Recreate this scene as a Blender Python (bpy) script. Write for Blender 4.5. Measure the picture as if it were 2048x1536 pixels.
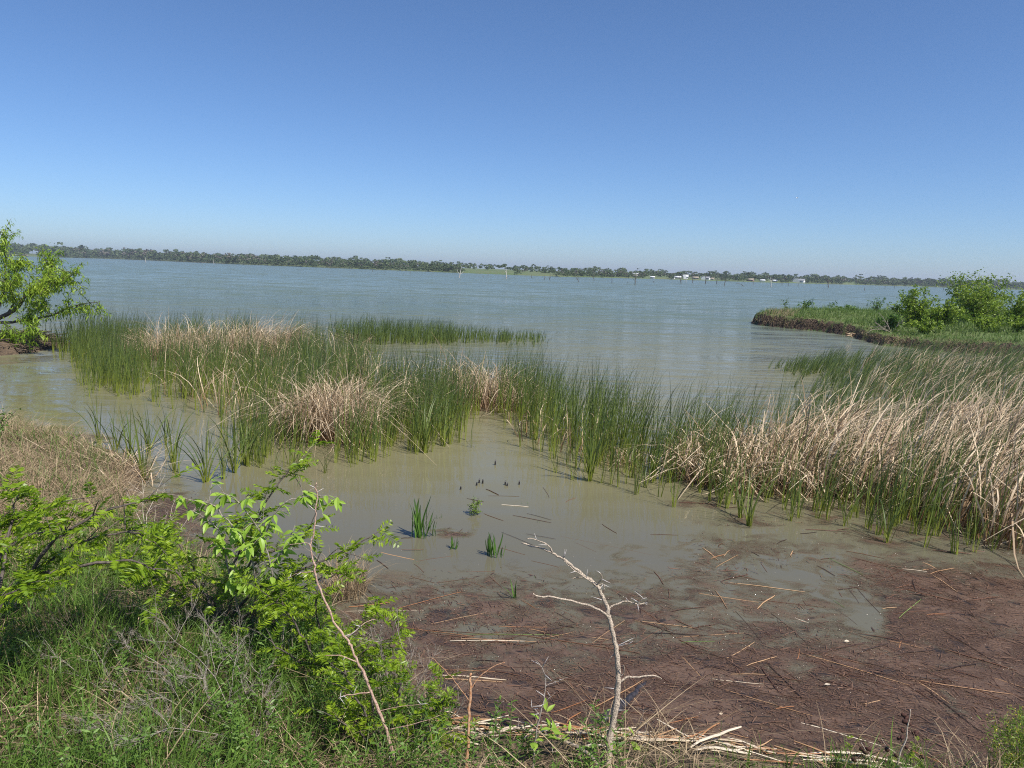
import bpy, math, random
import numpy as np
from mathutils import Vector, Matrix, Quaternion

for o in list(bpy.data.objects): bpy.data.objects.remove(o)
rng = np.random.default_rng(11); random.seed(11)
S = bpy.context.scene
COL = S.collection
# ------------------------------------------------------------------ camera
FPX = 1462.0
PITCH, ROLL, EYE = math.radians(8.85), math.atan(0.0335), 3.0
CM = Matrix.Rotation(math.pi/2-PITCH, 3, 'X') @ Matrix.Rotation(ROLL, 3, 'Z')
cam = bpy.data.cameras.new('camera'); cam.sensor_width = 36; cam.lens = FPX/2048*36
cam.clip_start = 0.05; cam.clip_end = 9000
co = bpy.data.objects.new('camera', cam); COL.objects.link(co)
co.location = (0, 0, EYE); co.rotation_euler = CM.to_euler(); S.camera = co
# ------------------------------------------------------------------ sky, sun, exposure
SUN = Vector((0.46, -0.42, 0.86)).normalized()
W = bpy.data.worlds.new('World'); S.world = W; W.use_nodes = True
nt = W.node_tree; nt.nodes.clear()
sky = nt.nodes.new('ShaderNodeTexSky'); sky.sky_type = 'NISHITA'; sky.sun_disc = False
sky.sun_elevation = math.asin(SUN.z); sky.sun_rotation = math.atan2(SUN.x, SUN.y)
sky.altitude = 0; sky.air_density = 0.8; sky.dust_density = 0.5; sky.ozone_density = 10.0
bg = nt.nodes.new('ShaderNodeBackground'); bg.inputs['Strength'].default_value = 0.0935
wo = nt.nodes.new('ShaderNodeOutputWorld')
nt.links.new(sky.outputs[0], bg.inputs[0]); nt.links.new(bg.outputs[0], wo.inputs[0])
sl = bpy.data.lights.new('sun', 'SUN'); sl.energy = 4.2; sl.angle = math.radians(0.53); sl.color = (1, 0.95, 0.87)
so = bpy.data.objects.new('sun', sl); COL.objects.link(so)
so.rotation_euler = SUN.to_track_quat('Z', 'Y').to_euler(); so.location = (10, -10, 30)
S.view_settings.view_transform = 'Standard'; S.view_settings.look = 'None'
S.view_settings.gamma = 1; S.view_settings.exposure = 0.55; S.view_settings.use_curve_mapping = False
S.render.engine = 'CYCLES'
S.cycles.filter_width = 1.1; S.cycles.use_denoising = False
S.cycles.max_bounces = 6; S.cycles.diffuse_bounces = 2; S.cycles.glossy_bounces = 3
S.cycles.transmission_bounces = 3; S.cycles.transparent_max_bounces = 6

# ------------------------------------------------------------------ pixel -> world
CMn = np.array(CM)
def ray(px, py):
    d = np.stack([(np.asarray(px, float)-1024)/FPX, -(np.asarray(py, float)-768)/FPX, -np.ones_like(np.asarray(px, float))], -1)
    return d @ CMn.T
def P(px, py, z=0.0):            # where the ray through a pixel meets height z
    d = ray(px, py); t = (z-EYE)/d[..., 2]
    return d*t[..., None]+np.array([0, 0, EYE])
def PD(px, py, Y):               # where it meets the upright plane at depth Y
    d = ray(px, py); t = Y/d[..., 1]
    return d*t[..., None]+np.array([0, 0, EYE])
def proj(p):
    q = (np.asarray(p, float)-np.array([0, 0, EYE])) @ CMn
    return 1024+FPX*q[..., 0]/-q[..., 2], 768-FPX*q[..., 1]/-q[..., 2]
def poly(pts, z=0.0):
    a = np.array(pts, float); return P(a[:, 0], a[:, 1], z)[:, :2]
# ------------------------------------------------------------------ noise and polygons
_tab = np.random.default_rng(5).random((256, 256))
def vn(x, y):
    xi = np.floor(x).astype(int); yi = np.floor(y).astype(int); fx = x-xi; fy = y-yi
    fx = fx*fx*(3-2*fx); fy = fy*fy*(3-2*fy)
    g = lambda a, b: _tab[a % 256, b % 256]
    return (g(xi, yi)*(1-fx)+g(xi+1, yi)*fx)*(1-fy)+(g(xi, yi+1)*(1-fx)+g(xi+1, yi+1)*fx)*fy
def fbm(x, y, o=4):
    s = 0; a = 1; n = 0
    for i in range(o): s = s+a*vn(x*2**i+17*i, y*2**i+31*i); n += a; a *= .5
    return s/n
def inside(x, y, pg):
    r = np.zeros(x.shape, bool); j = len(pg)-1
    for i in range(len(pg)):
        xi, yi = pg[i]; xj, yj = pg[j]
        c = ((yi > y) != (yj > y)) & (x < (xj-xi)*(y-yi)/(yj-yi+1e-12)+xi)
        r ^= c; j = i
    return r
def sdist(x, y, pg):
    d = np.full(x.shape, 1e9)
    for i in range(len(pg)):
        a = pg[i]; b = pg[(i+1) % len(pg)]; e = b-a
        t = np.clip(((x-a[0])*e[0]+(y-a[1])*e[1])/(e@e+1e-12), 0, 1)
        d = np.minimum(d, np.hypot(x-a[0]-t*e[0], y-a[1]-t*e[1]))
    return np.where(inside(x, y, pg), d, -d)
def samp(pg, n):                 # n points spread evenly in a world polygon
    lo = pg.min(0); hi = pg.max(0); out = np.zeros((0, 2))
    while len(out) < n:
        q = lo+(hi-lo)*rng.random((n*3, 2)); out = np.vstack([out, q[inside(q[:, 0], q[:, 1], pg)]])
    return out[:n]
def sst(a, b, x):
    t = np.clip((x-a)/(b-a), 0, 1); return t*t*(3-2*t)
# ------------------------------------------------------------------ meshes
class Geo:
    def __init__(s): s.V = []; s.F = []; s.A = []; s.n = 0
    def add(s, V, F, A=None):
        V = np.asarray(V, np.float32).reshape(-1, 3); F = np.asarray(F, np.int64).reshape(-1, 4)
        s.V.append(V); s.F.append(F+s.n); s.n += len(V)
        s.A.append(np.zeros((len(V), 2), np.float32) if A is None else np.asarray(A, np.float32).reshape(-1, 2))
        return s
    def mesh(s, name, mat, off=(0, 0, 0), smooth=True):
        V = np.vstack(s.V)-np.array(off, np.float32); F = np.vstack(s.F); A = np.vstack(s.A)
        m = bpy.data.meshes.new(name)
        m.vertices.add(len(V)); m.vertices.foreach_set('co', V.astype(np.float32).ravel())
        m.loops.add(F.size); m.loops.foreach_set('vertex_index', F.astype(np.int32).ravel())
        m.polygons.add(len(F)); m.polygons.foreach_set('loop_start', np.arange(0, F.size, 4, dtype=np.int32))
        at = m.attributes.new('var', 'FLOAT_COLOR', 'POINT')
        c = np.ones((len(V), 4), np.float32); c[:, :2] = A; at.data.foreach_set('color', c.ravel())
        if smooth: m.polygons.foreach_set('use_smooth', np.ones(len(F), bool))
        m.update(calc_edges=True); m.materials.append(mat)
        return m
    def obj(s, name, mat, parent=None, off=(0, 0, 0), smooth=True):
        return link(name, s.mesh(name, mat, off, smooth), parent, off if parent is None else (0, 0, 0))
def link(name, data, parent=None, loc=(0, 0, 0)):
    o = bpy.data.objects.new(name, data); COL.objects.link(o); o.location = [float(v) for v in loc]
    if parent: o.parent = parent
    return o
def tag(o, label=None, cat=None, group=None, kind=None):
    for k, v in (('label', label), ('category', cat), ('group', group), ('kind', kind)):
        if v: o[k] = v
    return o
def empty(name, loc, label, cat, group=None):
    return tag(link(name, None, None, loc), label, cat, group)
def strips(g, path, width, side, rnd=None):
    N, K, _ = path.shape
    if side.ndim == 2: side = side[:, None, :]
    h = side*width[..., None]/2
    V = np.stack([path-h, path+h], 2).reshape(-1, 3)
    b = (np.arange(N)[:, None]*K+np.arange(K-1)[None])*2
    F = np.stack([b, b+1, b+3, b+2], -1)
    t = np.broadcast_to(np.linspace(0, 1, K)[None, :, None], (N, K, 2))
    r = np.broadcast_to((rng.random(N) if rnd is None else rnd)[:, None, None], (N, K, 2))
    g.add(V, F, np.stack([t, r], -1)); return g
def unit(v): return v/np.maximum(np.linalg.norm(v, axis=-1, keepdims=True), 1e-9)
def tube(g, pts, rad, n=6, rnd=0.5):
    pts = np.asarray(pts, float); K = len(pts)
    rad = np.interp(np.linspace(0, 1, K), np.linspace(0, 1, len(np.atleast_1d(rad))), np.atleast_1d(rad)) if np.size(rad) != K else np.asarray(rad, float)
    tg = unit(np.gradient(pts, axis=0)); ref = np.array([0.31, 0.17, 0.93])
    u = unit(np.cross(tg, ref)); v = np.cross(tg, u)
    a = np.linspace(0, 2*np.pi, n, endpoint=False)
    ring = pts[:, None]+rad[:, None, None]*(np.cos(a)[None, :, None]*u[:, None]+np.sin(a)[None, :, None]*v[:, None])
    i = np.arange(K-1)[:, None]*n; j = np.arange(n)[None]; k = (j+1) % n
    F = np.stack([i+j, i+k, i+n+k, i+n+j], -1)
    V = ring.reshape(-1, 3); F = F.reshape(-1, 4)
    if n % 2 == 0:               # close both ends with quads
        cap = []
        for e in range(0, n-2, 2): cap += [[0, e+1, e+2, (e+3) % n]]
        c = np.array(cap); F = np.vstack([F, c[:, ::-1], c+(K-1)*n])
    A = np.stack([np.repeat(np.linspace(0, 1, K), n), np.full(K*n, rnd)], -1)
    g.add(V, F, A); return g
def smooth_path(pts, k=4, jit=0.0):
    pts = np.asarray(pts, float); out = []
    for i in range(len(pts)-1):
        p0 = pts[max(i-1, 0)]; p1 = pts[i]; p2 = pts[i+1]; p3 = pts[min(i+2, len(pts)-1)]
        for t in np.linspace(0, 1, k, endpoint=False):
            out.append(0.5*(2*p1+(p2-p0)*t+(2*p0-5*p1+4*p2-p3)*t*t+(3*p1-p0-3*p2+p3)*t**3))
    out.append(pts[-1]); out = np.array(out)
    if jit: out[1:-1] += rng.normal(0, jit, out[1:-1].shape)
    return out
def box(g, lo, hi, rnd=0.5):
    x0, y0, z0 = lo; x1, y1, z1 = hi
    V = [(x0,y0,z0),(x1,y0,z0),(x1,y1,z0),(x0,y1,z0),(x0,y0,z1),(x1,y0,z1),(x1,y1,z1),(x0,y1,z1)]
    F = [(0,3,2,1),(4,5,6,7),(0,1,5,4),(1,2,6,5),(2,3,7,6),(3,0,4,7)]
    g.add(V, F, np.full((8, 2), rnd)); return g
def ellipsoid(g, c, r, n=8, k=6, rnd=0.5, rot=None):
    th = np.linspace(0.12, math.pi-0.12, k); a = np.linspace(0, 2*np.pi, n, endpoint=False)
    V = np.stack([np.sin(th)[:, None]*np.cos(a), np.sin(th)[:, None]*np.sin(a), np.cos(th)[:, None]*np.ones(n)], -1).reshape(-1, 3)*np.array(r)
    if rot is not None: V = V @ np.array(rot).T
    i = np.arange(k-1)[:, None]*n; j = np.arange(n)[None]; q = (j+1) % n
    F = np.stack([i+j, i+n+j, i+n+q, i+q], -1).reshape(-1, 4)
    cap = np.array([[0, e+1, e+2, (e+3) % n] for e in range(0, n-2, 2)])
    F = np.vstack([F, cap, cap[:, ::-1]+(k-1)*n])
    g.add(V+np.array(c), F, np.full((len(V), 2), rnd)); return g
# ------------------------------------------------------------------ materials
def nodes(name):
    m = bpy.data.materials.new(name); m.use_nodes = True; t = m.node_tree; t.nodes.clear()
    o = t.nodes.new('ShaderNodeOutputMaterial'); return m, t, o
def N(t, typ, **k):
    n = t.nodes.new(typ)
    for a, b in k.items():
        if a.startswith('i_'): n.inputs[a[2:].replace('_', ' ')].default_value = b
        else: setattr(n, a, b)
    return n
def rgba(c): return (c[0], c[1], c[2], 1)
def mixc(t, a, b, f):
    n = t.nodes.new('ShaderNodeMix'); n.data_type = 'RGBA'
    for s, v in ((n.inputs[6], a), (n.inputs[7], b), (n.inputs[0], f)):
        if isinstance(v, (tuple, list)): s.default_value = rgba(v)
        elif isinstance(v, (int, float)): s.default_value = v
        else: t.links.new(v, s)
    return n.outputs[2]
def mrange(t, v, a, b, c=0, d=1, smooth=True):
    n = t.nodes.new('ShaderNodeMapRange'); n.interpolation_type = 'SMOOTHSTEP' if smooth else 'LINEAR'
    t.links.new(v, n.inputs[0])
    for i, q in enumerate((a, b, c, d)): n.inputs[i+1].default_value = q
    return n.outputs[0]
def math2(t, op, a, b):
    n = t.nodes.new('ShaderNodeMath'); n.operation = op
    for s, v in ((n.inputs[0], a), (n.inputs[1], b)):
        if isinstance(v, (int, float)): s.default_value = v
        else: t.links.new(v, s)
    return n.outputs[0]
def leaf_mat(name, ca, cb, base=None, tip=None, trans=0.25, rough=0.45, spot=None, objrand=False):
    m, t, o = nodes(name)
    at = N(t, 'ShaderNodeAttribute', attribute_name='var'); sp = N(t, 'ShaderNodeSeparateColor'); t.links.new(at.outputs['Color'], sp.inputs[0])
    r = sp.outputs[1]
    if objrand:
        oi = N(t, 'ShaderNodeObjectInfo'); r = math2(t, 'FRACT', math2(t, 'ADD', oi.outputs['Random'], math2(t, 'MULTIPLY', sp.outputs[1], 0.5)), 0)
    c = mixc(t, ca, cb, r)
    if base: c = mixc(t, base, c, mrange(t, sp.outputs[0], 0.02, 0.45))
    if tip: c = mixc(t, c, tip, mrange(t, sp.outputs[0], 0.55, 1.0))
    if spot:
        g = N(t, 'ShaderNodeNewGeometry'); nz = N(t, 'ShaderNodeTexNoise'); nz.inputs['Scale'].default_value = spot[1]
        t.links.new(g.outputs['Position'], nz.inputs[0]); c = mixc(t, c, spot[0], mrange(t, nz.outputs[0], 0.5, 0.68))
    b = N(t, 'ShaderNodeBsdfPrincipled'); b.inputs['Roughness'].default_value = rough; b.inputs['Specular IOR Level'].default_value = 0.35
    t.links.new(c, b.inputs['Base Color'])
    if trans:
        tr = N(t, 'ShaderNodeBsdfTranslucent'); t.links.new(c, tr.inputs[0])
        mx = N(t, 'ShaderNodeMixShader'); mx.inputs[0].default_value = trans
        t.links.new(b.outputs[0], mx.inputs[1]); t.links.new(tr.outputs[0], mx.inputs[2]); t.links.new(mx.outputs[0], o.inputs[0])
    else: t.links.new(b.outputs[0], o.inputs[0])
    return m
def bark_mat(name, ca, cb, scale=40, bump=0.4, rough=0.8, spec=0.3):
    m, t, o = nodes(name); tc = N(t, 'ShaderNodeTexCoord'); nz = N(t, 'ShaderNodeTexNoise'); nz.inputs['Scale'].default_value = scale; nz.inputs['Detail'].default_value = 5
    t.links.new(tc.outputs['Object'], nz.inputs[0]); c = mixc(t, ca, cb, mrange(t, nz.outputs[0], 0.35, 0.65))
    b = N(t, 'ShaderNodeBsdfPrincipled'); b.inputs['Roughness'].default_value = rough; b.inputs['Specular IOR Level'].default_value = spec
    t.links.new(c, b.inputs['Base Color'])
    bp = N(t, 'ShaderNodeBump'); bp.inputs['Strength'].default_value = bump; bp.inputs['Distance'].default_value = 0.3/scale
    t.links.new(nz.outputs[0], bp.inputs['Height']); t.links.new(bp.outputs[0], b.inputs['Normal'])
    t.links.new(b.outputs[0], o.inputs[0]); return m
def ground_mat(name, ca, cb, cc=None, side=None, scale=3.0):
    m, t, o = nodes(name); g = N(t, 'ShaderNodeNewGeometry')
    n1 = N(t, 'ShaderNodeTexNoise'); n1.inputs['Scale'].default_value = scale; n1.inputs['Detail'].default_value = 6
    n2 = N(t, 'ShaderNodeTexNoise'); n2.inputs['Scale'].default_value = scale*14; n2.inputs['Detail'].default_value = 4
    for n in (n1, n2): t.links.new(g.outputs['Position'], n.inputs[0])
    c = mixc(t, ca, cb, mrange(t, n1.outputs[0], 0.38, 0.62))
    if cc: c = mixc(t, c, cc, mrange(t, n2.outputs[0], 0.5, 0.7))
    if side:
        sx = N(t, 'ShaderNodeSeparateXYZ'); t.links.new(g.outputs['True Normal'], sx.inputs[0])
        c = mixc(t, mixc(t, side[0], side[1], mrange(t, n2.outputs[0], 0.4, 0.6)), c, mrange(t, sx.outputs[2], 0.6, 0.85))
    b = N(t, 'ShaderNodeBsdfPrincipled'); b.inputs['Roughness'].default_value = 0.9; b.inputs['Specular IOR Level'].default_value = 0.2
    t.links.new(c, b.inputs['Base Color']); bp = N(t, 'ShaderNodeBump'); bp.inputs['Distance'].default_value = 0.05
    t.links.new(n2.outputs[0], bp.inputs['Height']); t.links.new(bp.outputs[0], b.inputs['Normal']); t.links.new(b.outputs[0], o.inputs[0])
    return m
def plain(name, c, rough=0.7):
    m, t, o = nodes(name); nz = N(t, 'ShaderNodeTexNoise'); nz.inputs['Scale'].default_value = 2.0
    g = N(t, 'ShaderNodeNewGeometry'); t.links.new(g.outputs['Position'], nz.inputs[0])
    b = N(t, 'ShaderNodeBsdfPrincipled'); b.inputs['Roughness'].default_value = rough
    t.links.new(mixc(t, [v*0.85 for v in c], c, nz.outputs[0]), b.inputs['Base Color']); t.links.new(b.outputs[0], o.inputs[0]); return m

M = {}
M['reed'] = leaf_mat('cattail_green', (0.068, 0.112, 0.026), (0.220, 0.280, 0.060), base=(0.30, 0.34, 0.050), tip=(0.070, 0.104, 0.050), trans=0.34)
M['reed_far'] = leaf_mat('cattail_green_far', (0.075, 0.120, 0.034), (0.180, 0.235, 0.060), base=(0.20, 0.24, 0.05), tip=(0.075, 0.108, 0.055), trans=0.3)
M['dead'] = leaf_mat('cattail_dead', (0.27, 0.175, 0.095), (0.84, 0.67, 0.46), base=(0.28, 0.16, 0.080), trans=0.12, rough=0.6)
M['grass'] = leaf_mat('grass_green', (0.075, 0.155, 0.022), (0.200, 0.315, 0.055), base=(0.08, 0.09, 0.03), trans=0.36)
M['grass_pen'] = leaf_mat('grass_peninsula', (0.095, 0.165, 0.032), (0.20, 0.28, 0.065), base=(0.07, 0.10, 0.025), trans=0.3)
M['grass_dry'] = leaf_mat('grass_dry', (0.20, 0.135, 0.075), (0.52, 0.40, 0.245), trans=0.12, rough=0.7)
M['weed'] = leaf_mat('weed_leaf', (0.08, 0.16, 0.025), (0.17, 0.29, 0.05), trans=0.3)
M['frond'] = leaf_mat('locust_leaf', (0.135, 0.240, 0.012), (0.320, 0.440, 0.028), trans=0.4, rough=0.38, objrand=True)
M['broad'] = leaf_mat('broad_leaf', (0.26, 0.42, 0.045), (0.39, 0.56, 0.085), trans=0.42, rough=0.4, objrand=True)
M['mesq'] = leaf_mat('mesquite_leaf', (0.18, 0.31, 0.025), (0.36, 0.48, 0.050), trans=0.4)
M['bush'] = leaf_mat('bush_leaf', (0.12, 0.21, 0.022), (0.30, 0.40, 0.045), trans=0.38)
M['bush_d'] = leaf_mat('bush_leaf_deep', (0.075, 0.15, 0.030), (0.15, 0.26, 0.045), trans=0.32)
M['wood_far'] = leaf_mat('far_wood_leaf', (0.050, 0.085, 0.034), (0.105, 0.140, 0.060), trans=0.1, rough=0.8)
M['wood_far_bare'] = leaf_mat('far_wood_bare', (0.10, 0.09, 0.075), (0.16, 0.15, 0.12), trans=0.05, rough=0.9)
M['dock'] = leaf_mat('dock_leaf', (0.06, 0.14, 0.025), (0.15, 0.28, 0.045), tip=(0.06, 0.11, 0.035), trans=0.35, objrand=True)
M['bark_grey'] = bark_mat('bark_grey', (0.20, 0.165, 0.13), (0.58, 0.47, 0.35), 130, 0.9)
M['thorn'] = bark_mat('thorn', (0.42, 0.39, 0.37), (0.60, 0.55, 0.50), 90)
M['bark_red'] = bark_mat('bark_red', (0.30, 0.175, 0.125), (0.50, 0.36, 0.27), 120, 0.5)
M['stem_orange'] = bark_mat('stem_orange', (0.36, 0.165, 0.075), (0.52, 0.32, 0.19), 70, 0.5)
M['bark_dark'] = bark_mat('bark_dark', (0.060, 0.048, 0.040), (0.14, 0.115, 0.095), 60)
M['twig_grey'] = bark_mat('twig_grey', (0.20, 0.165, 0.135), (0.38, 0.33, 0.28), 60)
M['twig_brown'] = bark_mat('twig_brown', (0.115, 0.085, 0.062), (0.24, 0.19, 0.14), 60)
M['drift'] = bark_mat('drift_pale', (0.42, 0.34, 0.26), (0.66, 0.57, 0.46), 50)
M['log'] = bark_mat('wet_log', (0.018, 0.015, 0.016), (0.050, 0.042, 0.042), 40, 0.6, 0.35, 0.5)
M['lake_dead'] = bark_mat('lake_dead', (0.075, 0.064, 0.054), (0.13, 0.115, 0.10), 3)
M['lake_pale'] = bark_mat('lake_pale', (0.40, 0.37, 0.33), (0.60, 0.56, 0.50), 3)
M['reed_brown'] = leaf_mat('float_brown', (0.075, 0.036, 0.023), (0.17, 0.085, 0.050), trans=0, rough=0.4, objrand=True)
M['reed_dark'] = leaf_mat('float_dark', (0.035, 0.022, 0.017), (0.080, 0.050, 0.036), trans=0, rough=0.35, objrand=True)
M['reed_tan'] = leaf_mat('float_tan', (0.36, 0.20, 0.10), (0.52, 0.33, 0.18), trans=0, rough=0.45, objrand=True)
M['reed_orange'] = leaf_mat('float_orange', (0.30, 0.125, 0.050), (0.40, 0.20, 0.095), trans=0, rough=0.45, objrand=True)
M['reed_pale'] = leaf_mat('float_pale', (0.55, 0.44, 0.31), (0.72, 0.62, 0.48), trans=0, rough=0.4, objrand=True)
M['reed_green'] = leaf_mat('float_green', (0.12, 0.20, 0.045), (0.24, 0.33, 0.09), trans=0, rough=0.4, objrand=True)
M['bits'] = leaf_mat('litter_bits', (0.070, 0.036, 0.024), (0.19, 0.11, 0.068), trans=0, rough=0.5)
M['litter'] = leaf_mat('dark_litter', (0.065, 0.050, 0.040), (0.22, 0.16, 0.11), trans=0, rough=0.8)
M['pod'] = bark_mat('seed_pod', (0.030, 0.014, 0.011), (0.095, 0.042, 0.030), 200)
M['yellow'] = leaf_mat('yellow_bud', (0.42, 0.38, 0.03), (0.60, 0.52, 0.05), trans=0.2)
M['ylw_leaf'] = leaf_mat('yellow_weed_leaf', (0.13, 0.23, 0.03), (0.24, 0.33, 0.05), trans=0.3)
M['white'] = plain('white_paint', (0.80, 0.80, 0.78)); M['feather'] = plain('white_feather', (0.80, 0.80, 0.80))
M['tanwall'] = plain('tan_wall', (0.46, 0.40, 0.32)); M['redwall'] = plain('brick_wall', (0.30, 0.17, 0.13))
M['roof_grey'] = plain('roof_grey', (0.22, 0.23, 0.25)); M['roof_tan'] = plain('roof_tan', (0.33, 0.28, 0.21)); M['roof_white'] = plain('roof_metal', (0.66, 0.68, 0.70))
M['glass'] = plain('window_dark', (0.05, 0.06, 0.08), 0.15); M['beak'] = plain('beak', (0.45, 0.28, 0.05))

# ------------------------------------------------------------------ near bank
SHORE = [(2700, 1640), (2048, 1585), (1850, 1552), (1700, 1524), (1500, 1496), (1300, 1476), (1120, 1462), (950, 1462), (870, 1430), (800, 1370), (720, 1290), (660, 1225),
         (570, 1185), (440, 1140), (350, 1090), (285, 1040), (255, 985), (275, 945), (225, 905), (130, 880), (60, 862), (0, 850), (-300, 840), (-900, 845)]
shore = poly(SHORE)
bank_pg = np.vstack([shore, [[-45, shore[-1, 1]], [-45, -25], [30, -25], [30, shore[0, 1]]]])
def land(x, y):
    d = sdist(x, y, bank_pg)+0.22*(fbm(x*1.3, y*1.3)-0.5)
    z = np.where(d > 0, 0.05*sst(0, .12, d)+0.62*(1-np.exp(-np.maximum(d, 0)*0.33)), 0.35*d)
    z = z+0.72*np.exp(-(x*x+y*y)/5.0)*sst(0, 2.0, d)
    z = z+np.where(d > 0, (fbm(x*2.2+9, y*2.2)-0.5)*0.24*sst(0, .8, d), 0)
    return np.maximum(z, -0.45)
def ground_hit(px, py):
    d = ray(px, py); t = 0.5
    while t < 40:
        p = np.array([0, 0, EYE])+d*t
        if p[2] <= land(np.array([p[0]]), np.array([p[1]]))[0]: return p
        t += 0.01
    return P(px, py)
def grid(xs, ys, zf, keep=None):
    X, Y = np.meshgrid(xs, ys); Z = zf(X, Y); nx = len(xs)
    V = np.stack([X, Y, Z], -1).reshape(-1, 3)
    i = (np.arange(len(ys)-1)[:, None]*nx+np.arange(nx-1)[None]).ravel()
    F = np.stack([i, i+1, i+nx+1, i+nx], -1)
    if keep is not None:
        F = F[(Z.ravel()[F].max(1) > keep)]
        u, inv = np.unique(F, return_inverse=True); V = V[u]; F = inv.reshape(-1, 4)
    return Geo().add(V, F)
M['bank'] = ground_mat('bank_soil', (0.105, 0.075, 0.050), (0.20, 0.145, 0.095), (0.085, 0.085, 0.040), scale=2.5)
tag(grid(np.arange(-17, 10, .12), np.arange(-5, 17, .12), land, -0.3).obj('bank_ground', M['bank']), kind='structure')

# ------------------------------------------------------------------ lake
def blob(px, py, cx, cy, rx, ry): return np.exp(-(((px-cx)/rx)**2+((py-cy)/ry)**2))
def debris(x, y):                # how thick the brown floating litter lies
    p = np.stack([x, y, np.zeros_like(x)], -1); px, py = proj(p)
    d = 1.2*sst(1170, 1390, py+0.06*(px-1000)*(px > 1000))*sst(560, 800, px)
    d = np.maximum(d, 0.85*sst(1060, 1270, py)*sst(1560, 1250, px)*sst(600, 760, px))
    d = np.maximum(d, 0.55*sst(1010, 1120, py-0.04*(px-1300))*sst(1250, 1420, px))
    d = np.maximum(d, 1.15*sst(1085, 1165, py-0.10*(px-1800))*sst(1600, 1750, px+0.1*(py-1200)))
    for b in ((1400, 1005, 110, 16, .5), (1490, 1040, 120, 22, .55), (1640, 1030, 140, 24, .5), (1800, 1070, 170, 34, .6), (900, 1066, 45, 10, .8), (330, 1040, 90, 60, 1.1), (230, 960, 70, 45, 1.1), (150, 878, 70, 12, 1.),
              (690, 1200, 60, 25, .7), (1250, 1110, 70, 30, .35), (1520, 1220, 90, 34, .6), (1100, 1170, 90, 25, .35), (420, 1100, 120, 40, .8), (930, 830, 30, 10, .4)):
        d = np.maximum(d, b[4]*blob(px, py, *b[:4]))
    d = d*(1-0.85*blob(px, py, 1720, 1225, 55, 65))*(1-0.6*blob(px, py, 1590, 1150, 90, 40))*(1-0.5*blob(px, py, 1590, 1330, 40, 25))*(1-.5*blob(px, py, 960, 1265, 50, 14))
    return d
xs = np.concatenate([-np.geomspace(9, 5200, 44)[::-1], np.arange(-8.9, 9.9, .075), np.geomspace(10, 5200, 44)])
ys = np.concatenate([[-30, -10, 0], np.arange(2.5, 15.6, .075), np.geomspace(16, 6500, 60)])
g = grid(xs, ys, lambda x, y: 0*x)
v = g.V[0]; dd = np.zeros((len(v), 2)); near = (v[:, 1] > 2.4) & (v[:, 1] < 17) & (np.abs(v[:, 0]) < 11)
dd[near, 0] = np.clip(debris(v[near, 0], v[near, 1]), 0, 1.3)/1.3
shel = poly([(-900, 722), (0, 716), (140, 698), (200, 790), (480, 860), (480, 960), (-900, 900)])
sh = sst(-1.2, .6, sdist(v[:, 0].astype(float), v[:, 1].astype(float), shel))
lee = sst(1.5, -1.0, sdist(v[:, 0].astype(float), v[:, 1].astype(float), poly([(640, 700), (1000, 690), (1100, 720), (1150, 800), (1050, 850), (900, 800), (700, 770)])))
dd[:, 1] = (.35*sst(10.5, 18, v[:, 1])+.65*sst(16, 60, v[:, 1]))*(1-sh*.95)*(.45+.55*lee)
g.A = [dd]
m, t, o = nodes('lake_water')
at = N(t, 'ShaderNodeAttribute', attribute_name='var'); sp = N(t, 'ShaderNodeSeparateColor'); t.links.new(at.outputs['Color'], sp.inputs[0])
ge = N(t, 'ShaderNodeNewGeometry'); xyz = N(t, 'ShaderNodeSeparateXYZ'); t.links.new(ge.outputs['Position'], xyz.inputs[0])
def noise(scale, det=3, sx=1, sy=1, rough=0.5, dist=0):
    mp = N(t, 'ShaderNodeMapping'); mp.inputs['Scale'].default_value = (sx, sy, 1); t.links.new(ge.outputs['Position'], mp.inputs[0])
    n = N(t, 'ShaderNodeTexNoise'); n.inputs['Scale'].default_value = scale; n.inputs['Detail'].default_value = det; n.inputs['Roughness'].default_value = rough
    n.inputs['Distortion'].default_value = dist; t.links.new(mp.outputs[0], n.inputs[0]); return n.outputs[0]
far = mrange(t, xyz.outputs[1], 9, 60)
mud = mixc(t, mixc(t, (0.120, 0.109, 0.077), (0.128, 0.120, 0.081), noise(0.5, 3)), (0.178, 0.163, 0.088), mrange(t, xyz.outputs[1], 7.0, 11.5))
openw = mixc(t, (0.112, 0.142, 0.108), (0.102, 0.140, 0.116), noise(0.06, 3, 1, 2))
wc = mixc(t, mud, openw, far)
lit = mixc(t, (0.043, 0.025, 0.017), (0.134, 0.085, 0.057), mrange(t, noise(60, 6, 1, 1, 0.7), 0.35, 0.68))
lit = mixc(t, lit, (0.142, 0.091, 0.064), mrange(t, noise(1.3, 4, 1, 1.5, .6, 1.2), 0.45, 0.62))
lit = mixc(t, lit, (0.034, 0.026, 0.024), mrange(t, noise(2.6, 5, 1, 1.7, .6, 1.6), 0.56, 0.66))
dm = math2(t, 'ADD', sp.outputs[0], math2(t, 'MULTIPLY', math2(t, 'SUBTRACT', noise(2.6, 6, 1, 1.3, 0.62, 0.8), 0.5), 2.3))
fine = math2(t, 'ADD', dm, math2(t, 'MULTIPLY', math2(t, 'SUBTRACT', noise(75, 4, 1, 1, .7), 0.5), 0.9))
dmask = math2(t, 'MULTIPLY', mrange(t, fine, 0.20, 0.85), mrange(t, sp.outputs[0], 0.03, 0.30))
col = mixc(t, wc, lit, dmask)
b = N(t, 'ShaderNodeBsdfPrincipled'); b.inputs['IOR'].default_value = 1.33; t.links.new(col, b.inputs['Base Color'])
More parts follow.
